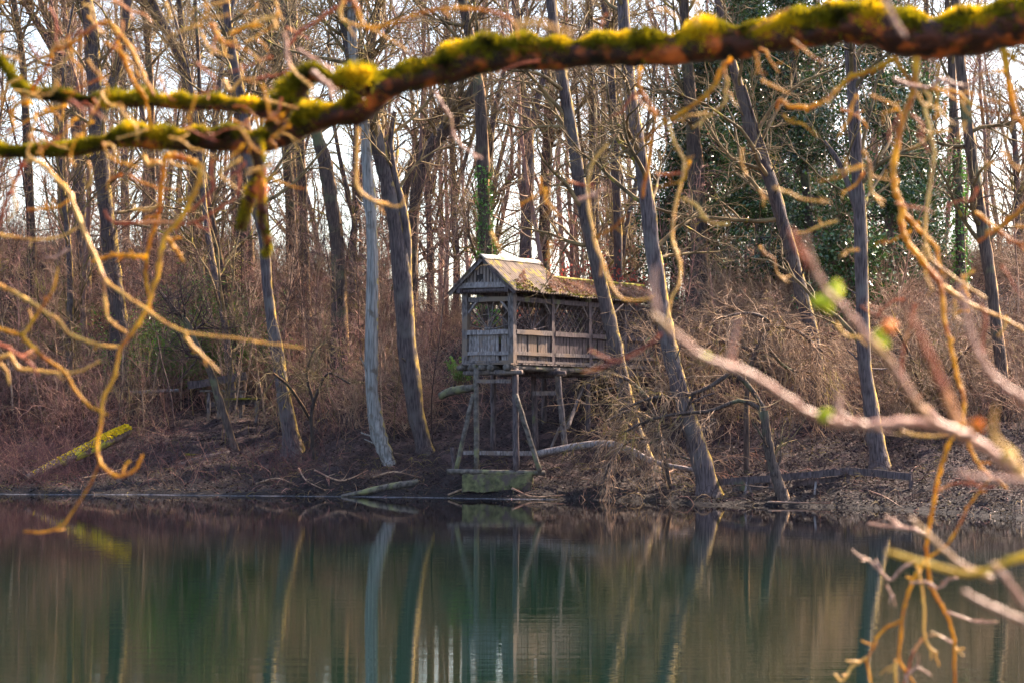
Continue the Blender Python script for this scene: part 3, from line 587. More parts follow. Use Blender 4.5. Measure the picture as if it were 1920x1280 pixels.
hanging_shrub('big arching shrub with dark mossy limbs spreading left from beside the dead trunk', [
    [(1445, 860, 5), (1435, 780, 5), (1410, 730, 5), (1375, 700, 5), (1330, 725, 4), (1280, 742, 4), (1225, 745, 3), (1160, 770, 2)],
    [(1430, 770, 5), (1390, 750, 4), (1330, 770, 4), (1270, 775, 3), (1210, 790, 3), (1170, 810, 2)],
    [(1375, 700, 4), (1340, 670, 4), (1290, 650, 3), (1240, 640, 2), (1180, 660, 2)], [(1300, 740, 3), (1270, 800, 2), (1220, 830, 2)]], 61.5)
hanging_shrub('arching shrub behind the near blurred twig, right of the stout leaning tree', [
    [(1400, 800, 6), (1400, 720, 5), (1420, 650, 5), (1440, 610, 4), (1400, 590, 3), (1340, 600, 2)], [(1440, 612, 4), (1490, 620, 3), (1540, 660, 2)],
    [(1420, 660, 4), (1360, 640, 3), (1310, 650, 2)], [(1430, 640, 3), (1480, 690, 3), (1540, 700, 3), (1570, 730, 2)]], 64, 'twig_gold', 24)
hanging_shrub('arching olive shrub in front of the gallery posts', [[(1250, 860, 5), (1230, 780, 4), (1190, 720, 4), (1140, 700, 3), (1100, 720, 2), (1080, 770, 2)], [(1230, 790, 4), (1180, 770, 3), (1130, 790, 2)]], 65, 'twig_olive', 9)
hanging_shrub('arching tan shrub right of the tall straight grey tree', [[(1740, 880, 5), (1730, 780, 5), (1710, 700, 4), (1680, 640, 3), (1650, 600, 2)], [(1730, 790, 4), (1770, 700, 3), (1810, 640, 2)], [(1722, 750, 4), (1690, 720, 3), (1660, 740, 2)]], 66, 'twig_gold', 12)
hanging_shrub('thin drooping shrub with grey tips at the foot of the stout leaning tree', [[(1260, 900, 4), (1240, 850, 4), (1200, 820, 3), (1150, 850, 2), (1130, 900, 2)], [(1240, 850, 3), (1290, 860, 2), (1340, 890, 2)]], 64, 'twig_tan', 7)
hanging_shrub('sparse yellowish shrub around the grey leaning tree left of the pale trunk', [[(590, 850, 4), (585, 780, 4), (600, 730, 3), (620, 700, 2), (660, 720, 2)], [(585, 790, 3), (550, 730, 3), (520, 700, 2)], [(590, 760, 3), (575, 700, 3), (590, 650, 2)]], 71, 'twig_olive', 9)

# ------------------------------------------------------------------ the hut on stilts with its covered gallery
A33 = math.radians(33); cA, sA = math.cos(A33), math.sin(A33)
HX, HYY, HZ = 0.01-.76*cA, 66.0+.76*sA, 0.4
hut = empty('stilt_hut', (HX, HYY, HZ), -A33)
tag(hut, 'weathered wooden hut on stilts with mossy gabled roof and a covered gallery behind', 'hut')
def LW(p):     # world point -> hut coordinates
    x, y, z = p[0]-HX, p[1]-HYY, p[2]-HZ
    return np.array([x*cA-y*sA, x*sA+y*cA, z])
def LP(px, py, Y): return LW(W(px, py, Y))
z_ = lambda w: w-HZ
def logp(name, p0, p1, r, m='wood', K=9, S=10, parent=hut):
    P = np.array(p0)+(np.array(p1)-np.array(p0))*np.linspace(0, 1, K)[:, None]; P[1:-1] += rng.standard_normal((K-2, 3))*r*.07
    b = MB(); b.tubes(P, r*(1+.04*rng.standard_normal(K)), S, 0, cap=True, bump=.02); return b.build(name, M[m], parent)
def beamp(name, p0, p1, w, h, m='wood', up=(0, 0, 1), parent=hut): return MB().beam(p0, p1, w, h, up).build(name, M[m], parent, smooth=False)
BAY = 2.0; NB = 4
# foundation + trestle (slightly twisted against the hut above)
fb = MB(); 
n = 14; V = []
c0, c1 = LP(868, 897, 65.9), LP(998, 897, 65.7)
dv = (c1-c0)/np.linalg.norm(c1-c0); nv = np.array([-dv[1], dv[0], 0])
for k in range(n):
    c = c0+(c1-c0)*k/(n-1)
    for (a, h) in ((-.22, -.35), (.3, -.35), (.3, .13), (-.2, .13)): V.append(c+nv*(a+rng.uniform(-.03, .03))+np.array([0, 0, h+rng.uniform(-.025, .025)]))
Q = [(3, 2, 1, 0), tuple(4*(n-1)+j for j in range(4))]+[(4*k+j, 4*k+(j+1) % 4, 4*k+4+(j+1) % 4, 4*k+4+j) for k in range(n-1) for j in range(4)]
fb.add(V, Q).build('foundation', M['concrete'], hut, smooth=False)
logp('base_log', LP(838, 883, 66.0), LP(1022, 886, 65.7), .075, 'wood_mossy')
logp('post', LP(894, 880, 66.0), LP(893, 690, 66.1), .075, 'wood_mossy')
logp('post', LP(968, 886, 65.8), LP(966, 690, 66.0), .085, 'wood_dark')
logp('post', LP(1060, 845, 67.6), LP(1044, 690, 67.6), .085, 'wood')
logp('post', LP(1005, 850, 68.6), LP(1000, 690, 68.6), .08, 'wood_dark')
logp('post', LP(925, 845, 68.2), LP(925, 690, 68.2), .08, 'wood_dark')
logp('brace', LP(855, 880, 66.1), LP(888, 738, 66.1), .065, 'wood_mossy')
logp('brace', LP(1013, 886, 65.7), LP(967, 738, 65.85), .07, 'wood_mossy')
logp('brace', LP(1062, 805, 68.4), LP(1102, 705, 69.8), .06, 'wood')
logp('brace', LP(1032, 842, 67.9), LP(1050, 800, 67.9), .04, 'wood')
beamp('cross_rail', LP(895, 714, 66.02), LP(958, 714, 65.95), .06, .10, 'wood')
beamp('cross_rail', LP(998, 737, 67.3), LP(1042, 736, 67.4), .05, .12, 'wood')
beamp('cross_rail', LP(868, 848, 66.9), LP(1004, 849, 66.9), .05, .12, 'wood_light')
# floor joists run back, sleepers run across
for xl in (-.80, -.38, -.08, .22, .74): logp('joist', (xl, -.34+rng.uniform(-.05, .05), z_(3.55)), (xl, 4.2, z_(3.55)), .085, 'wood_mossy')
logp('sleeper', (-.75, -.12, z_(3.42)), (1.15, -.12, z_(3.42)), .07)
logp('sleeper', (-.95, 1.95, z_(3.42)), (1.25, 1.95, z_(3.42)), .08, 'wood_dark')
logp('sleeper', (-.95, 3.9, z_(3.42)), (1.15, 3.9, z_(3.42)), .08, 'wood_dark')
fl = MB()
for k in range(46):
    y = -.12+k*.18
    fl.box((rng.uniform(-.02, .02), y, z_(3.655)), (1.72+rng.uniform(-.05, .05), .165, .035))
fl.build('floor', M['wood'], hut, smooth=False)
for xl in (-.9, .9): beamp('floor_edge_beam', (xl, 4.2, z_(3.5)), (xl, 8.3, z_(3.5)), .12, .16, 'wood_dark')
# gallery legs standing on the hillside
for yl in (4.0, 6.0, 8.0):
    for xl in (-.74, .74):
        wx, wy = HX+xl*cA+yl*sA, HYY-xl*sA+yl*cA; g = gz(wx, wy)
        if g < 3.3: logp('post', (xl, yl, z_(g-.15)), (xl, yl, z_(3.45)), .075, 'wood_dark')
# upper posts
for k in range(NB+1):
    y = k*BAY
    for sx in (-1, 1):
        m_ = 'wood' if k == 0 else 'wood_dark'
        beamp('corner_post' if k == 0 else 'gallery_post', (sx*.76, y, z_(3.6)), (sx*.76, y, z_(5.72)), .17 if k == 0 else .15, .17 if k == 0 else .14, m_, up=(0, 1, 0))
# panels: (start, end) in plan
def boards(p0, p1, zlo, zhi, m='wood_light', w=.085, outn=(0, 0)):
    p0 = np.array(p0); p1 = np.array(p1); L = np.linalg.norm(p1-p0); d = (p1-p0)/L; n = int(L/w); b = MB(); ang = math.atan2(d[1], d[0])
    for k in range(n):
        if rng.random() < .07: continue
        c = p0+d*(k+.5)*L/n; hz = zhi+rng.uniform(-.015, .015); lo = zlo+rng.uniform(-.03, .02)
        b.box((c[0]+outn[0]*rng.uniform(0, .012), c[1]+outn[1]*rng.uniform(0, .012), z_((lo+hz)/2)), (L/n*rng.uniform(.78, .93), .022, hz-lo), (0, rng.uniform(-.012, .012), ang))
    b.build('board_panel', M[m], hut, smooth=False)
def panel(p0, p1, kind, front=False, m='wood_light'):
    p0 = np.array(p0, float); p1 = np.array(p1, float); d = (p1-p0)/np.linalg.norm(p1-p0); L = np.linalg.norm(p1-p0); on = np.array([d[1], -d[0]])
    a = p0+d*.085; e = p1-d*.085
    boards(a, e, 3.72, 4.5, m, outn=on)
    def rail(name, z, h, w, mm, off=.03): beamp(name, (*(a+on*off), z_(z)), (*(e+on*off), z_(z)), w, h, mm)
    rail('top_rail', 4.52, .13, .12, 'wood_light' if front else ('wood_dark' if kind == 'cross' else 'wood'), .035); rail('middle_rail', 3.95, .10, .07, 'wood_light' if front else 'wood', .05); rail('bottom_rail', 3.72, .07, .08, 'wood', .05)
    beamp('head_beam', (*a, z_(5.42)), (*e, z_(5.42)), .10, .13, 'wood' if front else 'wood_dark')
    for q, s in ((a, 1), (e, -1)):
        beamp('knee_brace', (*(q+d*s*.0), z_(5.06)), (*(q+d*s*.27), z_(5.36)), .05, .075, 'wood_light' if front else 'wood', up=(on[0], on[1], 0))
    la = MB(); mid = (a+e)/2; Lh = L/2-.1
    if kind == 'fan':
        for th in np.linspace(-76, 76, 8):
            th = math.radians(th+rng.uniform(-5, 5)); dx, dz = math.sin(th), math.cos(th); tmax = min(.78/max(dz, .05), (Lh*.98)/max(abs(dx), .05))
            s = .06; q0 = mid+d*dx*s; q1 = mid+d*dx*tmax; K = 7; t = np.linspace(0, 1, K)[:, None]
            P = np.hstack([q0+(q1-q0)*t, z_(4.58)+dz*(s+(tmax-s)*t)]); P += np.sin(t*3.1)*np.array([*(d*rng.uniform(-.04, .04)), 0]); la.tubes(P, np.linspace(.019, .014, K), 5)
        P = np.array([[*(mid+d*Lh*.98*math.cos(t)), z_(4.60)+.42*math.sin(t)] for t in np.linspace(.15, 2.99, 14)]); la.tubes(P, np.full(14, .012), 5)
        la.box((*(mid+on*.03), z_(4.62)), (.24, .06, .05), (0, 0, math.atan2(d[1], d[0])))
    else:
        for k in range(-3, 9):
            for s in (-1, 1):
                x0 = k*.28 if s > 0 else L-.17-k*.28; x1 = x0+s*.8
                t0 = 0; t1 = 1
                lo, hi = 0.0, L-.17
                for_ = [(max(0, (lo-x0)/(s*.8)) if s > 0 else max(0, (hi-x0)/(-.8)*1.0)), 1]
                ta, tb = (max(0, -x0/.8), min(1, (hi-x0)/.8)) if s > 0 else (max(0, (x0-hi)/.8), min(1, x0/.8))
                if tb-ta < .1: continue
                P = np.array([[*(a+d*(x0+s*.8*t)), z_(4.58)+.8*t] for t in np.linspace(ta, tb, 5)]); P[:, :2] += on*(.012*s); la.tubes(P, np.full(5, .014), 5)
    la.build('lattice', M['wood' if front else 'wood_dark'], hut)
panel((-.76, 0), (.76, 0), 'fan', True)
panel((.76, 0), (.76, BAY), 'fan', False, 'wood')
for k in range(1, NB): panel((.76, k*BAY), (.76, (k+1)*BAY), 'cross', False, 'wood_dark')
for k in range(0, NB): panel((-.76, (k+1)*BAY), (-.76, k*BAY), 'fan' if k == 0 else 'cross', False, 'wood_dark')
# plates and gable
for xl in (-.78, .78): beamp('wall_plate', (xl, -.35, z_(5.66)), (xl, NB*BAY+.3, z_(5.66)), .12, .13, 'wood_dark')
logp('gable_log', (-1.02, -.18, z_(5.66)), (.98, -.18, z_(5.66)), .07, 'wood_dark')
beamp('gable_beam', (-.98, -.26, z_(5.80)), (.86, -.26, z_(5.80)), .07, .15, 'wood_light')
gb = MB(); nb = 17; RZ = 6.60; EZ = 5.62; HS = 1.14
for k in range(nb):
    x = -.86+k*(1.72/(nb-1)); w = .088; top = RZ-.10-abs(x)*(RZ-EZ)/HS
    hole = abs(x+.14) < .09
    if top < 5.9: continue
    segs = [(5.86, top)] if not hole else [(5.86, 5.93), (6.13-abs(x+.14)*.6, top)]
    for lo, hi in segs:
        s = (RZ-EZ)/HS*w/2; sg = 1 if x < 0 else -1; y = -.235+rng.uniform(-.006, .006)
        t0, t1 = (hi-s, hi+s) if x < -.01 else ((hi+s, hi-s) if x > .01 else (hi, hi))
        xx0, xx1 = x-w/2+.006, x+w/2-.006
        V = [(xx0, y, z_(lo)), (xx1, y, z_(lo)), (xx1, y, z_(t1)), (xx0, y, z_(t0))]; V += [(a, b_+.022, c) for a, b_, c in V]
        gb.add(V, [(0, 1, 2, 3), (7, 6, 5, 4), (0, 4, 5, 1), (1, 5, 6, 2), (2, 6, 7, 3), (3, 7, 4, 0)])
gb.build('gable_boards', M['wood_light'], hut, smooth=False)
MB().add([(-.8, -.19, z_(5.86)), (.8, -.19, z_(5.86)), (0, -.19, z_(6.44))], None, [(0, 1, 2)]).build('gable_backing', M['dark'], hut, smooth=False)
def roof_sheet(name, y0, y1, rz, ez, hs, side, m='roof', lm=True):
    ny = int((y1-y0)/.02); ys = np.linspace(y0, y1, ny); ts = np.linspace(0, 1, 10); b = MB()
    YY, TT_ = np.meshgrid(ys, ts); wav = .018*np.sin(YY/.13*2*math.pi)+.012*np.sin(YY*3+side)*TT_
    XX = side*(.01+hs*TT_+.01*np.sin(YY*5)*TT_); ZZ = z_(rz-(rz-ez)*TT_)+wav-.03*np.sin(TT_*math.pi)
    V = np.stack([XX, YY, ZZ], -1).reshape(-1, 3); idx = np.arange(len(V)).reshape(10, ny)
    Q = np.stack([idx[:-1, :-1], idx[:-1, 1:], idx[1:, 1:], idx[1:, :-1]], -1).reshape(-1, 4)
    if side > 0: Q = Q[:, ::-1]
    o = b.add(V, Q).build(name, M[m], hut); md = o.modifiers.new('thickness', 'SOLIDIFY'); md.thickness = .012; md.offset = -1
    return o
roof_sheet('roof_sheet', -.42, 2.55, RZ, EZ, HS, 1); roof_sheet('roof_sheet', -.42, 2.55, RZ, EZ, HS, -1)
roof_sheet('gallery_roof_sheet', 2.3, 8.5, 6.17, 5.60, 1.05, 1); roof_sheet('gallery_roof_sheet', 2.3, 8.5, 6.17, 5.60, 1.05, -1)
rc = MB(); ys = np.linspace(-.44, 2.56, 20)
for prof in ([(-.13, -.095), (0, .03), (.13, -.095)],):
    V = np.array([[x, y, z_(RZ)+z+.02+.006*math.sin(y*7)] for y in ys for x, z in prof]); idx = np.arange(len(V)).reshape(20, 3)
    rc.add(V, np.stack([idx[:-1, :-1], idx[:-1, 1:], idx[1:, 1:], idx[1:, :-1]], -1).reshape(-1, 4))
o = rc.build('ridge_cap', M['ridge'], hut); md = o.modifiers.new('thickness', 'SOLIDIFY'); md.thickness = .01
logp('gallery_ridge_log', (0, 2.5, z_(6.19)), (0, 8.5, z_(6.19)), .05, 'roof_moss')
for sx in (-1, 1):
    for yy in (-.36,):
        beamp('barge_board', (sx*(HS-.04), yy, z_(EZ-.05)), (sx*.02, yy, z_(RZ-.09)), .03, .13, 'wood_dark' if sx > 0 else 'wood')
for yy in np.arange(.4, 8.3, .95):
    rz_, ez_, hs_ = (RZ, EZ, HS) if yy < 2.4 else (6.17, 5.6, 1.05)
    for sx in (-1, 1): beamp('rafter', (sx*(hs_-.1), yy, z_(ez_-.02)), (sx*.03, yy, z_(rz_-.12)), .06, .08, 'wood_dark')
# leaves and moss lying on the roof
lv = MB(); n = 5200; yy = rng.uniform(.0, 8.4, n); tt = rng.beta(1.3, 1.3, n)
keep = (yy > 2.4) | ((np.sin(yy*2.1+tt*3) > -.4) & (tt+yy*.35 > .75)); yy, tt = yy[keep], tt[keep]; hut_ = yy < 2.5
zz = np.where(hut_, RZ-(RZ-EZ)*tt, 6.17-.57*tt); hsx = np.where(hut_, HS, 1.05)
lv.leaves(np.stack([hsx*tt, yy, z_(zz)+.035], 1), .075, flat=.3); lv.build('roof_leaves', M['leaf_dry'], hut, smooth=False)
ms = MB(); n = 2600; yy = np.concatenate([rng.uniform(2.4, 8.4, n//2), rng.uniform(-.3, 8.4, n//2)]); tt = np.concatenate([rng.beta(1, 9, n//2), 1-rng.beta(1, 9, n//2)]); hut_ = yy < 2.5
keep = np.sin(yy*5.3)+np.sin(yy*2.1+1) > -.5; yy, tt, hut_ = yy[keep], tt[keep], hut_[keep]
zz = np.where(hut_, RZ-(RZ-EZ)*tt, 6.17-.57*tt); hsx = np.where(hut_, HS, 1.05)
ms.leaves(np.stack([hsx*tt, yy, z_(zz)+.03], 1), .06, aspect=1); ms.build('roof_moss', M['roof_moss'], hut, smooth=False)

# ------------------------------------------------------------------ loose timber on the bank
def lay_log(name, label, pts, Y, m, cat='log', moss=None, cap=True, group=None, S=10):
    A = np.array([list(W(x, y, Y if not isinstance(Y, (list, tuple)) else Y[i]))+[w/F*(Y if not isinstance(Y, (list, tuple)) else Y[i])] for i, (x, y, w) in enumerate(pts)])
    S_ = smooth_path(A, 18); off = np.array([*S_[0, :2], S_[:, 2].min()]); root = empty(name, off); tag(root, label, cat, group)
    MB().tubes(S_[:, :3]-off, S_[:, 3], S, 0, cap=cap, bump=.06).build('stem', M[m], root)
    if moss:
        b = MB(); n = moss; k = 16.9-np.abs(rng.standard_normal(n))*5.5; k = np.clip(k, 1, 16.9); i = k.astype(int); w = (k-i)[:, None]; c = (S_[i, :3]*(1-w)+S_[i+1, :3]*w)-off; r = S_[i, 3]
        T = S_[i+1, :3]-S_[i, :3]; T /= np.linalg.norm(T, axis=1, keepdims=True); sd = np.cross(T, [0, 0, 1.]); sd /= np.linalg.norm(sd, axis=1, keepdims=True); up = np.cross(sd, T)
        an = rng.uniform(-1.25, 1.25, n)[:, None]; c = c+(np.cos(an)*up+np.sin(an)*sd)*r[:, None]*1.03; b.leaves(c, .07, aspect=.9); b.build('moss', M['log_moss'], root, smooth=False)
    return root
h1 = hit(60, 890); h2 = hit(240, 812)
lay_log('mossy_log', 'fallen log with bright yellow moss on top sloping down to the shore at the left', [(50, 895, 6), (110, 866, 9), (160, 845, 12), (200, 825, 13), (240, 806, 11)], [71.0, 72.0, 72.8, 73.4, 74.2], 'log_bark', moss=1500)
lay_log('dark_log', 'dark fallen log lying on the shore below the thin crooked tree', [(335, 872, 5), (380, 860, 7), (430, 850, 7)], [74, 74.5, 75], 'wood_dark')
lay_log('drift_log', 'long half-sunk driftwood log at the waterline left of the hut', [(640, 929, 2.5), (680, 922, 5), (730, 912, 7), (784, 904, 7)], [67.0, 67.0, 67.2, 67.4], 'wood_mossy')
lay_log('drift_pole', 'thin grey pole lying at the waterline left of the driftwood log', [(480, 926, 2), (560, 925, 3), (650, 923, 3)], 68.0, 'wood')
lay_log('broken_branch', 'pale broken branch slanting down left of the pale curved trunk', [(612, 803, 3.5), (640, 826, 4.5), (672, 842, 4)], [75.5, 75, 74.5], 'wood_mossy', 'branch')
lay_log('orange_branch', 'orange-brown broken branch right of the foot of the pale trunk', [(738, 850, 3), (765, 857, 4), (794, 872, 2.5)], [70, 69.8, 69.5], 'log_bark', 'branch')
lay_log('leaning_log', 'thick grey log leaning against the left hut post', [(826, 742, 7), (850, 732, 8), (892, 726, 7)], [69.3, 69, 68.6], 'wood_mossy')
lay_log('stump', 'short slanting stake left of the stilts', [(848, 838, 4), (850, 862, 4), (852, 884, 4)], 67, 'wood_dark', 'stake')
lay_log('fallen_pole', 'pale fallen pole lying in front of the bench slope', [(240, 735, 3.5), (290, 733, 3.5), (335, 731, 3)], 82, 'wood_light', 'log')
lay_log('yellow_stick', 'short pale yellow stick on the leafy slope above the mossy log', [(262, 765, 3), (270, 773, 3), (278, 781, 3)], 80, 'twig_tan', 'stick')
lay_log('handrail_log', 'long bent pale pole crossing behind the trees right of the stilts', [(1008, 851, 7), (1060, 840, 7), (1130, 831, 7), (1180, 842, 6), (1228, 866, 5), (1300, 880, 4)], [66.4, 66.3, 66.0, 65.4, 64.8, 64.2], 'wood_light', 'pole')
# little plank by the shore
r_ = empty('green_plank', W(345, 851, 75)); tag(r_, 'short green-topped plank lying above the dark log', 'plank')
b = MB(); b.beam((0, 0, 0), (.66, .1, -.02), .25, .07); b.build('board', M['roof_moss'], r_, smooth=False)
# bench
bx = hit(420, 782); Yb = bx[1]
bench = empty('bench', bx, .0); tag(bench, 'low rustic plank bench with a slanting mossy backrest on the left bank', 'bench')
def BL_(px, py, dy=0): return W(px, py, Yb+dy)-bx
for nm, a, e, w, h, m_ in (('backrest', (352, 722, .5), (462, 704, .5), .06, .26, 'wood_dark'), ('seat', (375, 732, .25), (462, 733, .25), .35, .06, 'wood_mossy'), ('seat', (408, 748, -.2), (482, 746, -.2), .3, .06, 'roof_moss'), ('beam', (395, 757, -.15), (480, 752, -.15), .08, .16, 'wood_dark')):
    MB().beam(BL_(*a), BL_(*e), w, h).build(nm, M[m_], bench, smooth=False)
for px, py, dy in ((391, 735, .2), (452, 735, .2), (481, 750, -.15), (410, 752, -.15)):
    P = np.array([BL_(px, py, dy), [BL_(px, py, dy)[0], dy, gz(bx[0]+BL_(px, py, dy)[0], Yb+dy)-bx[2]-.1]]); MB().beam(P[0], P[1], .11, .11, up=(0, 1, 0)).build('leg', M['wood'], bench, smooth=False)
# low board fence on the right shore
fpts = [(1345, 905), (1445, 900), (1590, 884), (1708, 896)]; fw = []
for px, py in fpts:
    h = hit(px, py+22); fw.append(h)
fence = empty('board_fence', fw[0]); tag(fence, 'low grey board fence along the shore at the right', 'fence')
for i in range(3):
    for lv_, (a, e) in enumerate((((0, .0), (0, .0)),)):
        p0, p1 = fw[i]-fw[0]+[0, 0, .32], fw[i+1]-fw[0]+[0, 0, .32]
        MB().beam(p0+[0, -.03-.04*i, 0], p1+[0, -.03-.04*i, 0], .035, .17).build('rail_board', M['wood_dark'], fence, smooth=False)
for i in range(2):
    p0, p1 = fw[i]-fw[0], fw[i+1]-fw[0]; MB().beam(p0+(p1-p0)*.3+[0, .1, .12], p0+(p1-p0)*.85+[0, .1, .14], .04, .14).build('rail_board', M['wood_dark'], fence, smooth=False)
for i, h in enumerate(fw): MB().beam(h-fw[0]+[0, .05, -.2], h-fw[0]+[0.01, .05, .44], .08, .08, up=(0, 1, 0)).build('fence_post', M['wood_dark'], fence, smooth=False)
for px, a in ((1393, .1), (1412, -.15), (1525, .05)):
    h = hit(px, 925); MB().beam(h-fw[0]+[0, -.1, -.15], h-fw[0]+[a, -.1, .3], .05, .05, up=(0, 1, 0)).build('stake', M['wood_light'], fence, smooth=False)
# fallen branches near the water
FB = [((590, 890), (640, 905), (690, 890), 'curved bare branch lying on the shore left of the driftwood log'), ((560, 885), (575, 905), (610, 922), 'thin grey branch slanting to the water left of the driftwood log'),
      ((840, 932), (870, 920), (885, 910), 'forked stick poking from the water left of the concrete footing'), ((1780, 905), (1840, 912), (1900, 898), 'thin grey branch on the shore at the far right'),
      ((1630, 925), (1660, 940), (1690, 962), 'thin dark branch slanting down from the fence end'), ((1440, 955), (1500, 950), (1555, 958), 'low thin branch at the waterline below the fence'), ((150, 905), (200, 895), (240, 880), 'thin grey branch on the shore right of the mossy log'),
      ((1820, 935), (1870, 928), (1915, 932), 'faint pale branch at the waterline near the right edge'), ((1240, 900), (1290, 880), (1330, 895), 'thin branch at the foot of the stout leaning tree'), ((960, 925), (1000, 935), (1060, 938), 'thin stick lying at the waterline right of the footing'),
      ((700, 900), (740, 893), (790, 905), 'thin twig above the driftwood log'), ((480, 915), (520, 905), (560, 918), 'bowed twig on the shore right of the dark log')]
for a, m_, e, lab in FB:
    A = []
    for (px, py) in (a, m_, e):
        h = hit(px, py); A.append([*h[:2], max(h[2], 0)+rng.uniform(.03, .15), .022])
    A = np.array(A); S_ = smooth_path(A, 12); off = S_[0, :3].copy(); root = empty('fallen_branch', off); tag(root, lab, 'branch', 'fallen branches along the shore')
    b = MB(); P = S_[None, :, :3]-off; R = np.linspace(.03, .012, 12)[None]; b.tubes(P, R, 6, cap=True); q, dd, r, t = shoots(P, R, 5, .2, 1, .6, rs=.5); dd[:, 2] = np.abs(dd[:, 2]); P2, R2 = grow(q, dd, rng.uniform(.3, .8, 5), r, 6, .15, -.03); b.tubes(P2, R2, 4); b.build('stem', M['twig_tan'], root)
# pale strip painted as sky reflecting along the left shoreline
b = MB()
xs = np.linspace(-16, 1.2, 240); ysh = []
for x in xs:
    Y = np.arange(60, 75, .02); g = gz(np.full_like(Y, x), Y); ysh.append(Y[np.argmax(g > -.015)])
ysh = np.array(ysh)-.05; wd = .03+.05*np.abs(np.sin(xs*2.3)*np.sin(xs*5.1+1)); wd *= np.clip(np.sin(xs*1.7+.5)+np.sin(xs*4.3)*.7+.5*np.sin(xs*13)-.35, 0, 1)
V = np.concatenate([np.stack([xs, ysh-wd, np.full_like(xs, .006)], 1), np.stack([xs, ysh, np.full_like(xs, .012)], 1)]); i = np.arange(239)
b.add(V, np.stack([i, i+1, i+241, i+240], 1)); tag(b.build('sky_glint_line', M['sky_glint']), 'thin pale strip painted as reflected sky along the left shore', 'painted reflection', None, 'stuff')

# ------------------------------------------------------------------ the mossy branch hanging in front of the camera
YB = 5.0
bough = [(2150, -10, 60), (2050, 15, 54), (1960, 38, 50), (1900, 45, 46), (1840, 62, 42), (1760, 72, 42), (1700, 68, 45), (1650, 53, 39), (1600, 48, 37), (1560, 54, 35), (1500, 62, 33), (1440, 72, 30), (1390, 82, 34), (1330, 82, 38), (1270, 95, 34), (1200, 97, 32),
         (1120, 98, 32), (1040, 107, 31), (980, 105, 34), (920, 109, 35), (885, 113, 37), (850, 129, 33), (800, 141, 31), (750, 153, 29), (715, 168, 30), (692, 190, 34), (672, 208, 32), (640, 214, 28), (600, 223, 25), (560, 240, 26), (520, 262, 24), (480, 270, 22), (430, 264, 25), (380, 267, 20), (320, 268, 18),
         (240, 263, 19), (200, 270, 14), (150, 284, 11), (100, 288, 10), (50, 289, 9), (0, 290, 9), (-80, 294, 8), (-200, 285, 5)]
anchor = W(2150, -10, YB)
BR = empty('overhanging_branch', anchor); tag(BR, 'thick moss-topped branch spanning the top of the picture with hanging orange twigs', 'branch')
def fpath(pts, Y, dy=0.0, K=None, wscale=1.0):
    n = len(pts); yy = Y+np.linspace(0, dy, n)
    A = np.array([list(W(p_[0], p_[1], yy[i]))+[(p_[2] if len(p_) > 2 else 4)*wscale/F*yy[i]] for i, p_ in enumerate(pts)])
    K = K or max(8, n*5)
    return smooth_path(A, K)
def knobby(P, R, S=8, m=0, mb=None, amp=.12):
    K = len(P); R = R*(1+amp*np.sin(np.arange(K)*1.9+rng.uniform(0, 6))*rng.uniform(.3, 1, K)); kn = np.arange(K) % 4 == 2; R[kn] *= rng.uniform(1.05, 1.5, kn.sum()); R[-1] *= .5; R = R*np.linspace(1.08, .72, K); P = P.copy(); P[kn] += rng.standard_normal((kn.sum(), 3))*R[kn, None]*.35; P = P+rng.standard_normal(P.shape)*R[:, None]*.12
    (mb or MB()).tubes(P, np.maximum(R, 1e-4), S, m, bump=.04)
def moss_on(mb, S_, n, top=-.1, spread=1.15, size=.010, lift=1.0, off=anchor):
    K = len(S_); k = rng.uniform(0, K-1.01, n); i = k.astype(int); w = (k-i)[:, None]; c = S_[i, :3]*(1-w)+S_[i+1, :3]*w; r = S_[i, 3]*(1-w[:, 0])+S_[i+1, 3]*w[:, 0]
    T = S_[i+1, :3]-S_[i, :3]; T /= np.linalg.norm(T, axis=1, keepdims=True)+1e-9; sd = np.cross(T, [0, 0, 1.]); sd /= np.linalg.norm(sd, axis=1, keepdims=True)+1e-9; up = np.cross(sd, T)
    clump = .5+.7*np.sin(c[:, 0]*21+np.sin(c[:, 0]*9)*2)*np.sin(c[:, 0]*47+1)
    an = rng.standard_normal(n)*spread; an = np.clip(an, -2.6, 2.6)
    nr = np.cos(an)[:, None]*up+np.sin(an)[:, None]*sd
    base = c+nr*(r*.93)[:, None]-off; d = nr*1.0+rng.standard_normal((n, 3))*.55+np.array([0, 0, .25]); d /= np.linalg.norm(d, axis=1, keepdims=True)
    L = size*rng.uniform(.5, 1.5, n)*(.5+clump)*np.clip(np.cos(an)+.6, .35, 1.5)*lift
    a = np.cross(d, rng.standard_normal((n, 3))); a /= np.linalg.norm(a, axis=1, keepdims=True); wd = (.0016+.0012*rng.random(n))[:, None]
    V = np.stack([base-a*wd, base+a*wd, base+d*L[:, None]+a*wd*.4, base+d*L[:, None]-a*wd*.4], 1).reshape(-1, 3); j = np.arange(n)*4
    mb.add(V, np.stack([j, j+1, j+2, j+3], 1))
Sb = fpath(bough, YB, .55, K=200, wscale=.78)
Sb[:, 3] *= np.interp(np.arange(200), [0, 90, 200], [1.22, 1.02, 1.0])
Sb[:, 3] *= 1+.08*np.sin(np.arange(200)*.8)*np.sin(np.arange(200)*.31)
mb = MB(); P = Sb[:, :3]-anchor; mb.tubes(P, Sb[:, 3], 22, 0, bump=.045)
up1 = fpath([(690, 168, 22), (662, 155, 15), (632, 158, 13), (600, 146, 13), (585, 142, 13), (565, 168, 14), (545, 192, 15), (525, 222, 16), (512, 248, 17)], 5.06, .05, K=36, wscale=.9)
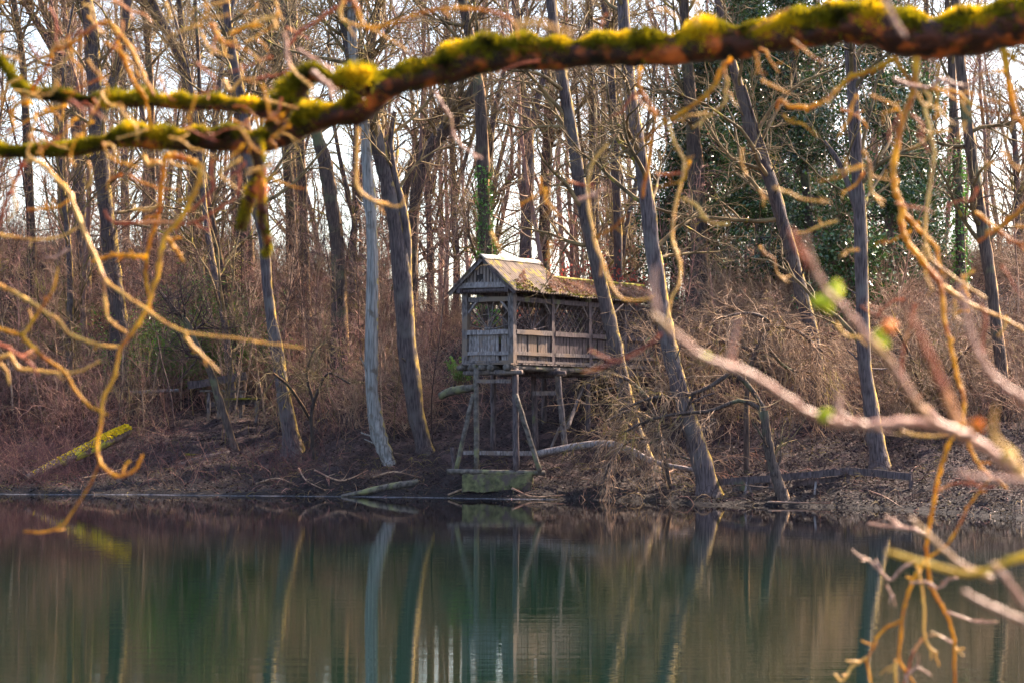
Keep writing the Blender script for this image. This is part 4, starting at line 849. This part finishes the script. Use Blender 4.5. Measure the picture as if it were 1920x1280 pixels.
up2 = fpath([(530, 208, 13), (500, 212, 12), (470, 205, 10), (430, 198, 11), (390, 198, 10), (330, 198, 9), (280, 193, 8), (240, 196, 8), (180, 195, 7), (120, 187, 7), (60, 180, 6), (32, 168, 6), (15, 140, 5), (0, 120, 5), (-30, 90, 4)], 5.08, .2, K=70, wscale=.95)
mb.tubes(up1[:, :3]-anchor, up1[:, 3], 14, 0, bump=.06); mb.tubes(up2[:, :3]-anchor, up2[:, 3], 12, 0, bump=.06)
mb.build('bough', M['bough'], BR)
ms = MB(); moss_on(ms, Sb, 80000, size=.0095, spread=1.0); moss_on(ms, up1, 5000, size=.012); moss_on(ms, up2, 9000, size=.010, spread=1.0)
ms.build('moss', M['moss'], BR)
def ftwig(pts, m='ftwig', Y=YB, dy=0.0, root=BR, off=anchor, ws=.68, S=8, side=2):
    S_ = fpath(pts, Y, dy, K=max(10, len(pts)*6), wscale=ws)
    mb = MB(); knobby(S_[:, :3]-off, S_[:, 3], S, 0, mb)
    if side:
        q, dd, r, t = shoots((S_[:, :3]-off)[None], S_[None, :, 3], side, .15, .9, .8, rs=.7); P2, R2 = grow(q, dd, rng.uniform(.01, .04, side)*Y/5, r, 5, .2, .0, tip=.7); mb.tubes(P2, R2, 6)
    return mb.build('twig', M[m], root)
T = lambda *a, w=(5, 4): [(x, y, w[0]+(w[1]-w[0])*i/(len(a)-1)) for i, (x, y) in enumerate(a)]
ftwig(T((60, 175), (72, 150), (90, 125), (97, 96), (130, 85), (170, 55), (190, 43), (205, 41), (222, 60), (240, 82), (258, 115), (272, 148), (290, 180), w=(5, 6)), dy=-.2)
ftwig(T((220, 78), (230, 105), (243, 135), (255, 160), (270, 180), (279, 215), (284, 245), w=(5, 5)), dy=.1)
ftwig(T((58, 193), (40, 193), (27, 202), (22, 222), (30, 240), w=(6, 5)))
ftwig(T((125, 197), (95, 207), (60, 222), (30, 240), (12, 258), w=(4, 3)))
ftwig(T((70, 210), (62, 240), (58, 275), w=(5, 4)), 'ftwig_pale')
ftwig(T((55, 300), (80, 308), (105, 335), (125, 355), (145, 400), (160, 440), (180, 483), (195, 520), (215, 540), (245, 560), (275, 580), (305, 602), (345, 622), (390, 629), (440, 634), (500, 643), (570, 652), w=(6, 3)), 'ftwig_pale', 4.9, -.4)
ftwig(T((348, 622), (358, 645), (382, 668), (400, 685), (413, 698), w=(5, 3)), 'ftwig_pale', 4.6)
ftwig(T((195, 525), (197, 565), (205, 600), (238, 624), w=(4, 4)), 'ftwig_pale', 4.8)
ftwig(T((310, 292), (345, 298), (375, 312), (372, 340), (358, 375), (335, 415), (312, 438), (302, 470), (298, 510), (285, 550), (275, 580), (250, 620), (225, 655), (218, 690), (208, 720), (193, 745), (190, 790), (182, 830), (186, 862), (203, 883), (225, 892), (253, 880), (268, 852), w=(7, 5)), 'ftwig', 5.0, -.3)
ftwig(T((308, 290), (304, 340), (297, 400), (290, 425), (277, 470), (274, 520), (280, 560), (282, 590), w=(7, 5)), 'ftwig', 5.05, .1)
ftwig(T((275, 480), (250, 481), (225, 478), (200, 482), (172, 490), w=(5, 6)), 'ftwig', 5.05)
ftwig(T((-40, 515), (0, 535), (40, 555), (80, 582), (110, 600), (130, 625), (160, 638), (205, 650), (222, 648), w=(5, 5)), 'ftwig_pale', 4.8)
ftwig(T((-40, 612), (0, 617), (40, 627), (58, 607), (75, 582), (98, 545), (110, 500), w=(5, 4)), 'ftwig', 4.7)
ftwig(T((42, 627), (60, 650), (90, 675), (120, 695), (145, 735), (170, 762), (190, 768), w=(5, 4)), 'ftwig', 4.7)
ftwig(T((-30, 685), (0, 670), (20, 667), (35, 690), (60, 693), (110, 698), (150, 695), (188, 676), w=(5, 4)), 'ftwig_pale', 4.8)
ftwig(T((0, 680), (14, 698), (18, 720), w=(4, 4)), 'ftwig_pale', 4.8)
ftwig(T((-20, 635), (50, 675), (72, 705), w=(5, 4)), 'ftwig_red', 4.2)
ftwig(T((0, 440), (35, 446), (75, 450), (115, 443), (150, 425), w=(4, 3)), 'ftwig_pale', 4.9)
ftwig(T((50, 395), (75, 392), (105, 390), (130, 375), w=(4, 4)), 'ftwig', 4.9)
ftwig(T((85, 485), (105, 482), (125, 470), w=(4, 4)), 'ftwig_pink', 4.9)
ftwig(T((45, 302), (25, 345), (10, 380), (0, 415), (-10, 440), w=(7, 5)), 'ftwig_red')
ftwig(T((195, 395), (215, 418), (260, 418), (300, 415), (350, 420), (385, 408), (420, 385), (445, 367), (450, 330), (447, 300), w=(4, 4)), 'ftwig_red', 4.95)
ftwig(T((398, 300), (395, 335), (400, 352), (375, 380), (350, 400), (330, 432), w=(4, 4)), 'ftwig_red', 5.0)
ftwig(T((250, 388), (260, 394), (288, 393), w=(4, 5)), 'ftwig_pale', 4.9)
ftwig(T((308, 445), (322, 455), (334, 475), (345, 492), w=(6, 5)), 'ftwig', 5.0)
ftwig(T((270, 292), (280, 310), (295, 300), w=(5, 7)), 'ftwig_pale', 5.0)
h1 = fpath(T((474, 262), (484, 300), (484, 342), (470, 368), (462, 398), (452, 432), w=(12, 8)), 5.05, .05, K=24); h2_ = fpath(T((487, 335), (490, 380), (490, 410), (498, 440), (503, 470), (495, 480), w=(9, 6)), 5.05, .05, K=24)
mb = MB(); knobby(h1[:, :3]-anchor, h1[:, 3], 10, 0, mb, .2); knobby(h2_[:, :3]-anchor, h2_[:, 3], 10, 0, mb, .2); mb.build('mossy_hook', M['bough'], BR)
ms = MB(); moss_on(ms, h1, 2600, size=.006, spread=2.2); moss_on(ms, h2_, 2200, size=.005, spread=2.2); ms.build('hook_moss', M['moss'], BR)
ftwig(T((540, 88), (560, 62), (590, 42), (615, 25), (650, 2), (680, -20), w=(4, 7)), 'ftwig_red', 5.05)
ftwig(T((645, 0), (638, 20), (640, 36), (662, 46), (692, 55), (735, 76), (765, 97), w=(4, 3)), 'ftwig_pale', 4.6)
ftwig(T((655, -10), (672, 25), (688, 52), (740, 42), (800, 22), (870, 16), (930, 24), (965, 45), (972, 72), w=(5, 5)), 'ftwig', 4.2)
ftwig(T((535, 60), (537, 100), (543, 128), w=(5, 6)), 'ftwig_pink', 4.0)
ftwig(T((556, 92), (578, 104), (602, 118), (625, 135), w=(4, 3)), 'ftwig_pink', 4.5)
ftwig(T((585, 132), (605, 152), (632, 172), w=(6, 6)), 'ftwig_pink', 3.6)
ftwig(T((478, 42), (505, 34), (528, 24), w=(6, 6)), 'ftwig_pale', 4.0)
ftwig(T((480, 148), (520, 142), (545, 130), w=(4, 3)), 'ftwig_red', 5.0)
ftwig(T((420, 150), (432, 170), (450, 152), (480, 148), w=(5, 4)), 'ftwig_pale', 5.0)
ftwig(T((395, 45), (410, 70), (422, 95), w=(6, 4)), 'ftwig', 4.7); ftwig(T((430, 65), (450, 55), (478, 45), w=(5, 5)), 'ftwig', 4.6)
ftwig(T((815, 172), (832, 200), (846, 222), (850, 250), (866, 275), (905, 298), w=(4, 4)), 'ftwig_pink', 4.7)
ftwig(T((672, 240), (668, 295), (668, 340), (680, 363), (712, 381), (750, 387), (760, 366), w=(4, 4)), 'ftwig_pale', 4.8)
ftwig(T((1203, 125), (1197, 150), (1202, 172), (1218, 197), (1238, 218), (1252, 228), w=(5, 5)), 'ftwig', 5.0)
ftwig(T((1372, 108), (1352, 130), (1340, 160), (1310, 190), (1275, 214), (1245, 232), (1222, 247), (1218, 275), (1216, 310), (1207, 350), (1205, 372), w=(6, 5)), 'ftwig', 5.0, .1)
ftwig(T((1200, 165), (1175, 195), (1165, 212), (1150, 215), w=(4, 3)), 'ftwig_red', 5.0)
ftwig(T((1255, 232), (1262, 262), (1276, 288), (1283, 305), (1278, 340), (1268, 380), (1262, 420), (1262, 455), (1270, 475), (1276, 505), (1272, 535), (1258, 562), (1252, 600), w=(4, 4)), 'ftwig_pale', 5.0, -.2)
ftwig(T((1140, 270), (1112, 305), (1103, 350), (1105, 400), (1112, 428), (1114, 455), (1130, 490), (1140, 520), (1152, 545), (1170, 562), (1200, 563), (1228, 555), w=(3, 4)), 'ftwig_pale', 5.0, -.1)
ftwig(T((1280, 372), (1305, 385), (1325, 413), (1345, 420), (1368, 420), w=(4, 5)), 'ftwig_pale', 4.8)
ftwig(T((1115, 447), (1140, 434), (1165, 415), (1175, 405), w=(4, 4)), 'ftwig', 4.8)
ftwig(T((1085, 375), (1105, 370), (1120, 366), w=(5, 5)), 'ftwig_pink', 4.2)
ftwig(T((1680, 108), (1645, 128), (1600, 144), (1578, 160), (1552, 186), (1520, 200), (1482, 200), (1463, 188), (1456, 208), w=(7, 6)), 'ftwig', 5.0, .1)
ftwig(T((1718, 105), (1716, 150), (1709, 182), (1694, 222), (1682, 270), (1675, 310), (1677, 350), (1688, 380), (1690, 420), (1700, 450), (1722, 480), (1746, 510), (1762, 530), (1768, 560), (1770, 600), (1778, 632), (1790, 680), (1800, 722), (1808, 750), (1806, 790), (1812, 822), (1830, 860), (1850, 885), (1888, 914), w=(9, 5)), 'ftwig', 5.0, -.3)
ftwig(T((1692, 395), (1712, 420), (1740, 447), (1756, 465), (1760, 490), (1766, 515), w=(6, 5)), 'ftwig', 4.95)
ftwig(T((1768, 535), (1800, 558), (1840, 580), (1880, 596), (1930, 625), w=(5, 4)), 'ftwig_pale', 4.9)
ftwig(T((1678, 112), (1698, 143), (1716, 160), w=(7, 5))); ftwig(T((1722, 158), (1744, 186), (1734, 203), (1742, 232), (1748, 262), (1752, 288), (1745, 340), (1738, 390), (1734, 430), (1737, 462), (1752, 492), (1792, 522), (1850, 560), w=(5, 4)), 'ftwig_pale', 4.9, -.2)
ftwig(T((1675, 148), (1700, 158), (1742, 165), (1758, 150), (1775, 150), (1800, 162), (1822, 158), (1838, 138), (1846, 112), w=(5, 5)), 'ftwig_pink', 4.5)
ftwig(T((1745, 168), (1790, 172), (1820, 195), (1850, 208), (1895, 219), w=(4, 4)), 'ftwig', 4.8)
ftwig(T((1758, 120), (1757, 170), (1756, 220), w=(4, 4)), 'ftwig', 5.0)
ftwig(T((1618, 282), (1633, 320), (1631, 350), (1645, 375), (1656, 388), w=(4, 4)), 'ftwig_pale', 4.6); ftwig(T((1632, 330), (1650, 334), (1672, 340), w=(3, 3)), 'ftwig_pale', 4.6)
ftwig(T((1882, 92), (1886, 130), (1897, 180), (1908, 220), (1930, 255), w=(8, 6)), 'ftwig', 5.0); ftwig(T((1886, 98), (1905, 112), (1935, 128), w=(5, 5)))
ftwig(T((1930, 372), (1900, 405), (1870, 430), (1830, 456), w=(5, 5)), 'ftwig', 4.9); ftwig(T((1830, 398), (1870, 430), (1900, 453), (1935, 462), w=(4, 6)), 'ftwig', 4.9)
# the part of it that hangs down to the water on the right
ftwig(T((1780, 828), (1766, 870), (1756, 910), (1750, 950), (1743, 985), (1738, 1020), (1740, 1060), (1745, 1095), (1757, 1120), (1772, 1145), (1785, 1180), (1790, 1220), (1790, 1300), w=(5, 5)), 'ftwig', 4.7, .1)
ftwig(T((1805, 790), (1795, 810), (1780, 828), w=(5, 5)), 'ftwig', 4.7)
ftwig(T((1738, 1045), (1714, 1085), (1703, 1112), (1692, 1150), (1690, 1190), (1685, 1232), (1702, 1262), (1720, 1290), w=(5, 4)), 'ftwig', 4.75)
ftwig(T((1690, 1163), (1656, 1180), (1636, 1215), (1627, 1240), (1634, 1285), w=(4, 4)), 'ftwig', 4.75); ftwig(T((1627, 1232), (1597, 1250), (1580, 1276), (1564, 1262), w=(4, 4)), 'ftwig_pale', 4.75)
ftwig(T((1720, 1058), (1728, 1100), (1733, 1140), (1732, 1180), (1740, 1210), (1757, 1223), w=(3.5, 4)), 'ftwig_pale', 4.7)
ftwig(T((1708, 1092), (1740, 1092), (1755, 1102), (1770, 1096), (1777, 1085), (1797, 1083), w=(4, 4)), 'ftwig_pink', 4.6)
ftwig(T((1773, 1147), (1800, 1155), (1830, 1165), (1872, 1165), w=(3.5, 3.5)), 'ftwig_pink', 4.7)
ftwig(T((1718, 1052), (1690, 1065), (1670, 1087), (1650, 1070), (1630, 1050), (1612, 1042), (1597, 1029), w=(4, 3.5)), 'ftwig_pink', 4.6); ftwig(T((1662, 1095), (1668, 1108), (1676, 1122), w=(3, 3)), 'ftwig_pink', 4.6)
ftwig(T((1745, 1008), (1712, 992), (1680, 988), (1626, 981), w=(5, 4)), 'ftwig_pink', 4.4)
ftwig(T((1742, 1045), (1780, 1015), (1800, 980), (1815, 950), (1835, 922), (1856, 898), w=(3.5, 4)), 'ftwig', 4.7)
ftwig(T((1757, 920), (1790, 906), (1820, 904), w=(3.5, 3.5)), 'ftwig_red', 4.7); ftwig(T((1812, 894), (1826, 906), (1842, 916), w=(3.5, 3.5)), 'ftwig_red', 4.7)
ftwig(T((1700, 1290), (1702, 1265), (1722, 1245), (1722, 1225), w=(4, 4)), 'ftwig_pink', 4.7); ftwig(T((1730, 1195), (1712, 1225), (1704, 1250), (1695, 1285), w=(3.5, 4)), 'ftwig_red', 4.7)
ftwig(T((1680, 1235), (1678, 1260), (1680, 1285), w=(4, 4)), 'ftwig_pale', 4.7); ftwig(T((1785, 1205), (1770, 1195), (1760, 1188), w=(3, 3)), 'ftwig_pink', 4.7); ftwig(T((1790, 1215), (1802, 1222), w=(3.5, 3.5)), 'ftwig_pale', 4.7)
ftwig(T((45, 995), (80, 997), (115, 985), (135, 960), (155, 930), (175, 895), (186, 865), w=(3, 4)), 'ftwig', 4.6)
xr = np.random.default_rng(21)
for q in range(150):
    if q < 85: x, y, yy_ = xr.uniform(0, 560), xr.uniform(0, 330), xr.uniform(3.8, 5.4)
    elif q < 110: x, y, yy_ = xr.uniform(900, 1500), xr.uniform(0, 480), xr.uniform(3.8, 5.4)
    else: x, y, yy_ = xr.uniform(1560, 1920), xr.uniform(130, 620), xr.uniform(3.8, 5.4)
    a = xr.uniform(0, 6.28); pts = [(x, y)]
    for k in range(int(xr.integers(2, 5))):
        a += xr.normal()*.7; l = xr.uniform(12, 34); x += math.cos(a)*l; y += abs(math.sin(a))*l*.8+2; pts.append((x, y))
    ftwig(T(*pts, w=(3.4, 2.4)), ['ftwig', 'ftwig_pale', 'ftwig', 'ftwig_red', 'ftwig_pale'][q % 5], yy_, 0, side=1)
# very near, strongly blurred shoots of a second branch
a2 = W(1960, 925, 2.3)
NB2 = empty('near_branch', a2); tag(NB2, 'very near out-of-focus rosy branch with yellow-green buds crossing the lower right', 'branch')
def ntwig(pts, m='ftwig_pink', Y=2.3, dy=0.0, ws=.60): return ftwig(pts, m, Y, dy, NB2, a2, ws, 10, 0)
ntwig(T((1980, 935), (1900, 880), (1840, 835), (1780, 805), (1700, 792), (1620, 797), (1540, 785), (1480, 750), (1430, 715), (1380, 690), (1320, 670), (1270, 630), (1222, 588), w=(17, 12)), 'ftwig_pink', 2.3, -.15)
ntwig(T((1830, 825), (1762, 795), (1722, 762), (1690, 710), (1650, 655), (1620, 625), (1580, 575), (1545, 540), (1520, 482), (1508, 440), w=(13, 9)), 'ftwig_pink', 2.25, -.2)
ntwig(T((1520, 500), (1498, 470), (1482, 428), w=(10, 8)), 'ftwig_red', 2.1)
ntwig(T((1960, 780), (1900, 735), (1862, 705), (1838, 668), (1820, 620), (1808, 565), (1798, 528), w=(13, 9)), 'ftwig_pink', 2.2)
ntwig(T((1800, 800), (1762, 710), (1735, 650), (1708, 590), w=(12, 10)), 'ftwig_red', 1.9)
ntwig(T((1925, 890), (1890, 850), (1862, 808), (1868, 758), w=(12, 8)), 'ftwig_pale', 1.9)
ntwig(T((1368, 688), (1376, 640), (1386, 592), w=(9, 8)), 'ftwig_pink', 2.2); ntwig(T((1570, 785), (1573, 760), (1577, 735), w=(9, 8)), 'ftwig_pink', 2.2)
ntwig(T((1232, 585), (1224, 540), (1228, 500), w=(9, 6)), 'ftwig_pink', 2.0)
ntwig(T((1960, 905), (1850, 895), (1792, 886), w=(11, 10)), 'ftwig_pink', 2.1)
ntwig(T((1970, 1180), (1900, 1155), (1840, 1127), (1805, 1106), w=(10, 9)), 'ftwig_pink', 2.2); ntwig(T((1970, 1180), (1920, 1130), (1890, 1090), (1860, 1054), w=(10, 9)), 'ftwig_pink', 2.2)
ntwig(T((1860, 1085), (1800, 1055), (1760, 1020), (1705, 968), w=(9, 7)), 'ftwig_pink', 2.6)
ntwig(T((1970, 1035), (1920, 1042), (1880, 1057), (1830, 1074), (1780, 1068), (1720, 1050), (1662, 1033), w=(12, 8)), 'ftwig_yellow', 2.3)
ntwig(T((1240, 625), (1212, 650), (1162, 675), (1140, 672), (1104, 655), w=(4, 4)), 'ftwig_red', 3.6); ntwig(T((1150, 676), (1125, 690), (1090, 697), w=(4, 3)), 'ftwig_red', 3.6)
ntwig(T((1570, 765), (1600, 785), (1650, 808), (1705, 815), w=(4, 3.5)), 'ftwig_pink', 3.8); ntwig(T((1690, 805), (1715, 815), (1780, 818), w=(4, 4)), 'ftwig_pale', 3.8)
ntwig(T((1716, 570), (1706, 610), (1694, 652), (1690, 695), (1698, 725), (1713, 745), (1728, 740), w=(4.5, 4)), 'ftwig_red', 3.8); ntwig(T((1745, 764), (1756, 780), (1770, 790), (1790, 788), w=(4, 3.5)), 'ftwig_pink', 3.8)
ntwig(T((1655, -8), (1675, 35), (1698, 70), w=(8, 7)), 'ftwig_pink', 2.3); ntwig(T((1306, -10), (1306, 25), (1305, 48), w=(7, 6)), 'ftwig_pale', 2.4)
ntwig(T((965, 50), (1000, 43), (1040, 54), (1075, 64), w=(9, 7)), 'ftwig_pale', 2.3)
ntwig(T((1845, 660), (1842, 640), (1848, 600), (1840, 570), w=(5, 5)), 'ftwig_red', 3.4); ntwig(T((1830, 660), (1845, 690), (1880, 720), w=(5, 4)), 'ftwig_pink', 3.4)
def bud(px, py, r, Y, m, parent=NB2, off=a2):
    c = W(px, py, Y)-off; rr = r*1.35/F*Y; b = MB(); n = 9
    for k in range(n):
        d = rng.standard_normal(3); d /= np.linalg.norm(d); P = np.array([c+d*rr*t for t in (-.2, .2, .6, 1.0)]); b.tubes(P, rr*np.array([.35, .5, .4, .08]), 7)
    b.build('bud', M[m], parent)
bud(1545, 568, 17, 2.2, 'bud_green'); bud(1566, 545, 15, 2.2, 'bud_green'); bud(1652, 638, 16, 2.2, 'bud_green'); bud(1830, 798, 13, 2.2, 'bud_orange'); bud(1668, 612, 12, 2.2, 'bud_orange'); bud(1322, 668, 9, 2.2, 'bud_green'); bud(1548, 778, 12, 2.2, 'bud_green'); bud(1890, 850, 13, 2.2, 'ftwig_yellow')

# ------------------------------------------------------------------ camera, light, world
cam = bpy.data.cameras.new('camera'); co = bpy.data.objects.new('camera', cam); COL.objects.link(co)
co.location = (0, 0, CZ); co.rotation_euler = (math.pi/2, 0, 0); cam.lens = 85; cam.sensor_width = 36; cam.shift_y = (HY-640)/1920
cam.clip_start = .1; cam.clip_end = 2000; cam.dof.use_dof = True; cam.dof.focus_distance = 66; cam.dof.aperture_fstop = 8.0; cam.dof.aperture_blades = 0
sc.camera = co
AZ, EL = math.radians(50), math.radians(42)      # azimuth to the right of the view direction (+Y)
sd = Vector((math.sin(AZ)*math.cos(EL), math.cos(AZ)*math.cos(EL), math.sin(EL)))
sun = bpy.data.lights.new('sun', 'SUN'); sun.energy = 5.0; sun.angle = math.radians(.5); sun.color = (1, .79, .60)
so = bpy.data.objects.new('sun', sun); COL.objects.link(so); so.rotation_euler = sd.to_track_quat('Z', 'Y').to_euler(); so.location = (20, 20, 40)
w = bpy.data.worlds.new('World'); sc.world = w; w.use_nodes = True; N = w.node_tree.nodes; L = w.node_tree.links
sky = N.new('ShaderNodeTexSky'); sky.sky_type = 'NISHITA'; sky.sun_disc = False; sky.sun_elevation = EL; sky.sun_rotation = AZ
sky.air_density = 1.0; sky.dust_density = 3.0; sky.ozone_density = 1.6
L.new(sky.outputs[0], N['Background'].inputs[0]); N['Background'].inputs[1].default_value = .12
sc.view_settings.view_transform = 'Standard'; sc.view_settings.look = 'None'; sc.view_settings.exposure = 2.34; sc.view_settings.gamma = 1
sc.cycles.max_bounces = 6; sc.cycles.diffuse_bounces = 2; sc.cycles.transparent_max_bounces = 4; sc.cycles.sample_clamp_indirect = 6

hz = MB(); hz.box((0, 150, 22), (700, 330, 58)); ho = hz.build('haze', [], None, smooth=False)
vm = bpy.data.materials.new('haze_air'); vm.use_nodes = True; nt = vm.node_tree
for n_ in list(nt.nodes): nt.nodes.remove(n_)
vo = nt.nodes.new('ShaderNodeOutputMaterial'); pv = nt.nodes.new('ShaderNodeVolumePrincipled'); pv.inputs['Color'].default_value = (.95, .90, .95, 1)
pv.inputs['Density'].default_value = .00002; pv.inputs['Anisotropy'].default_value = .5; nt.links.new(pv.outputs[0], vo.inputs['Volume'])
ho.data.materials.append(vm); tag(ho, 'thin pale sunlit haze in the air over the lake and wood', 'haze', None, 'stuff')
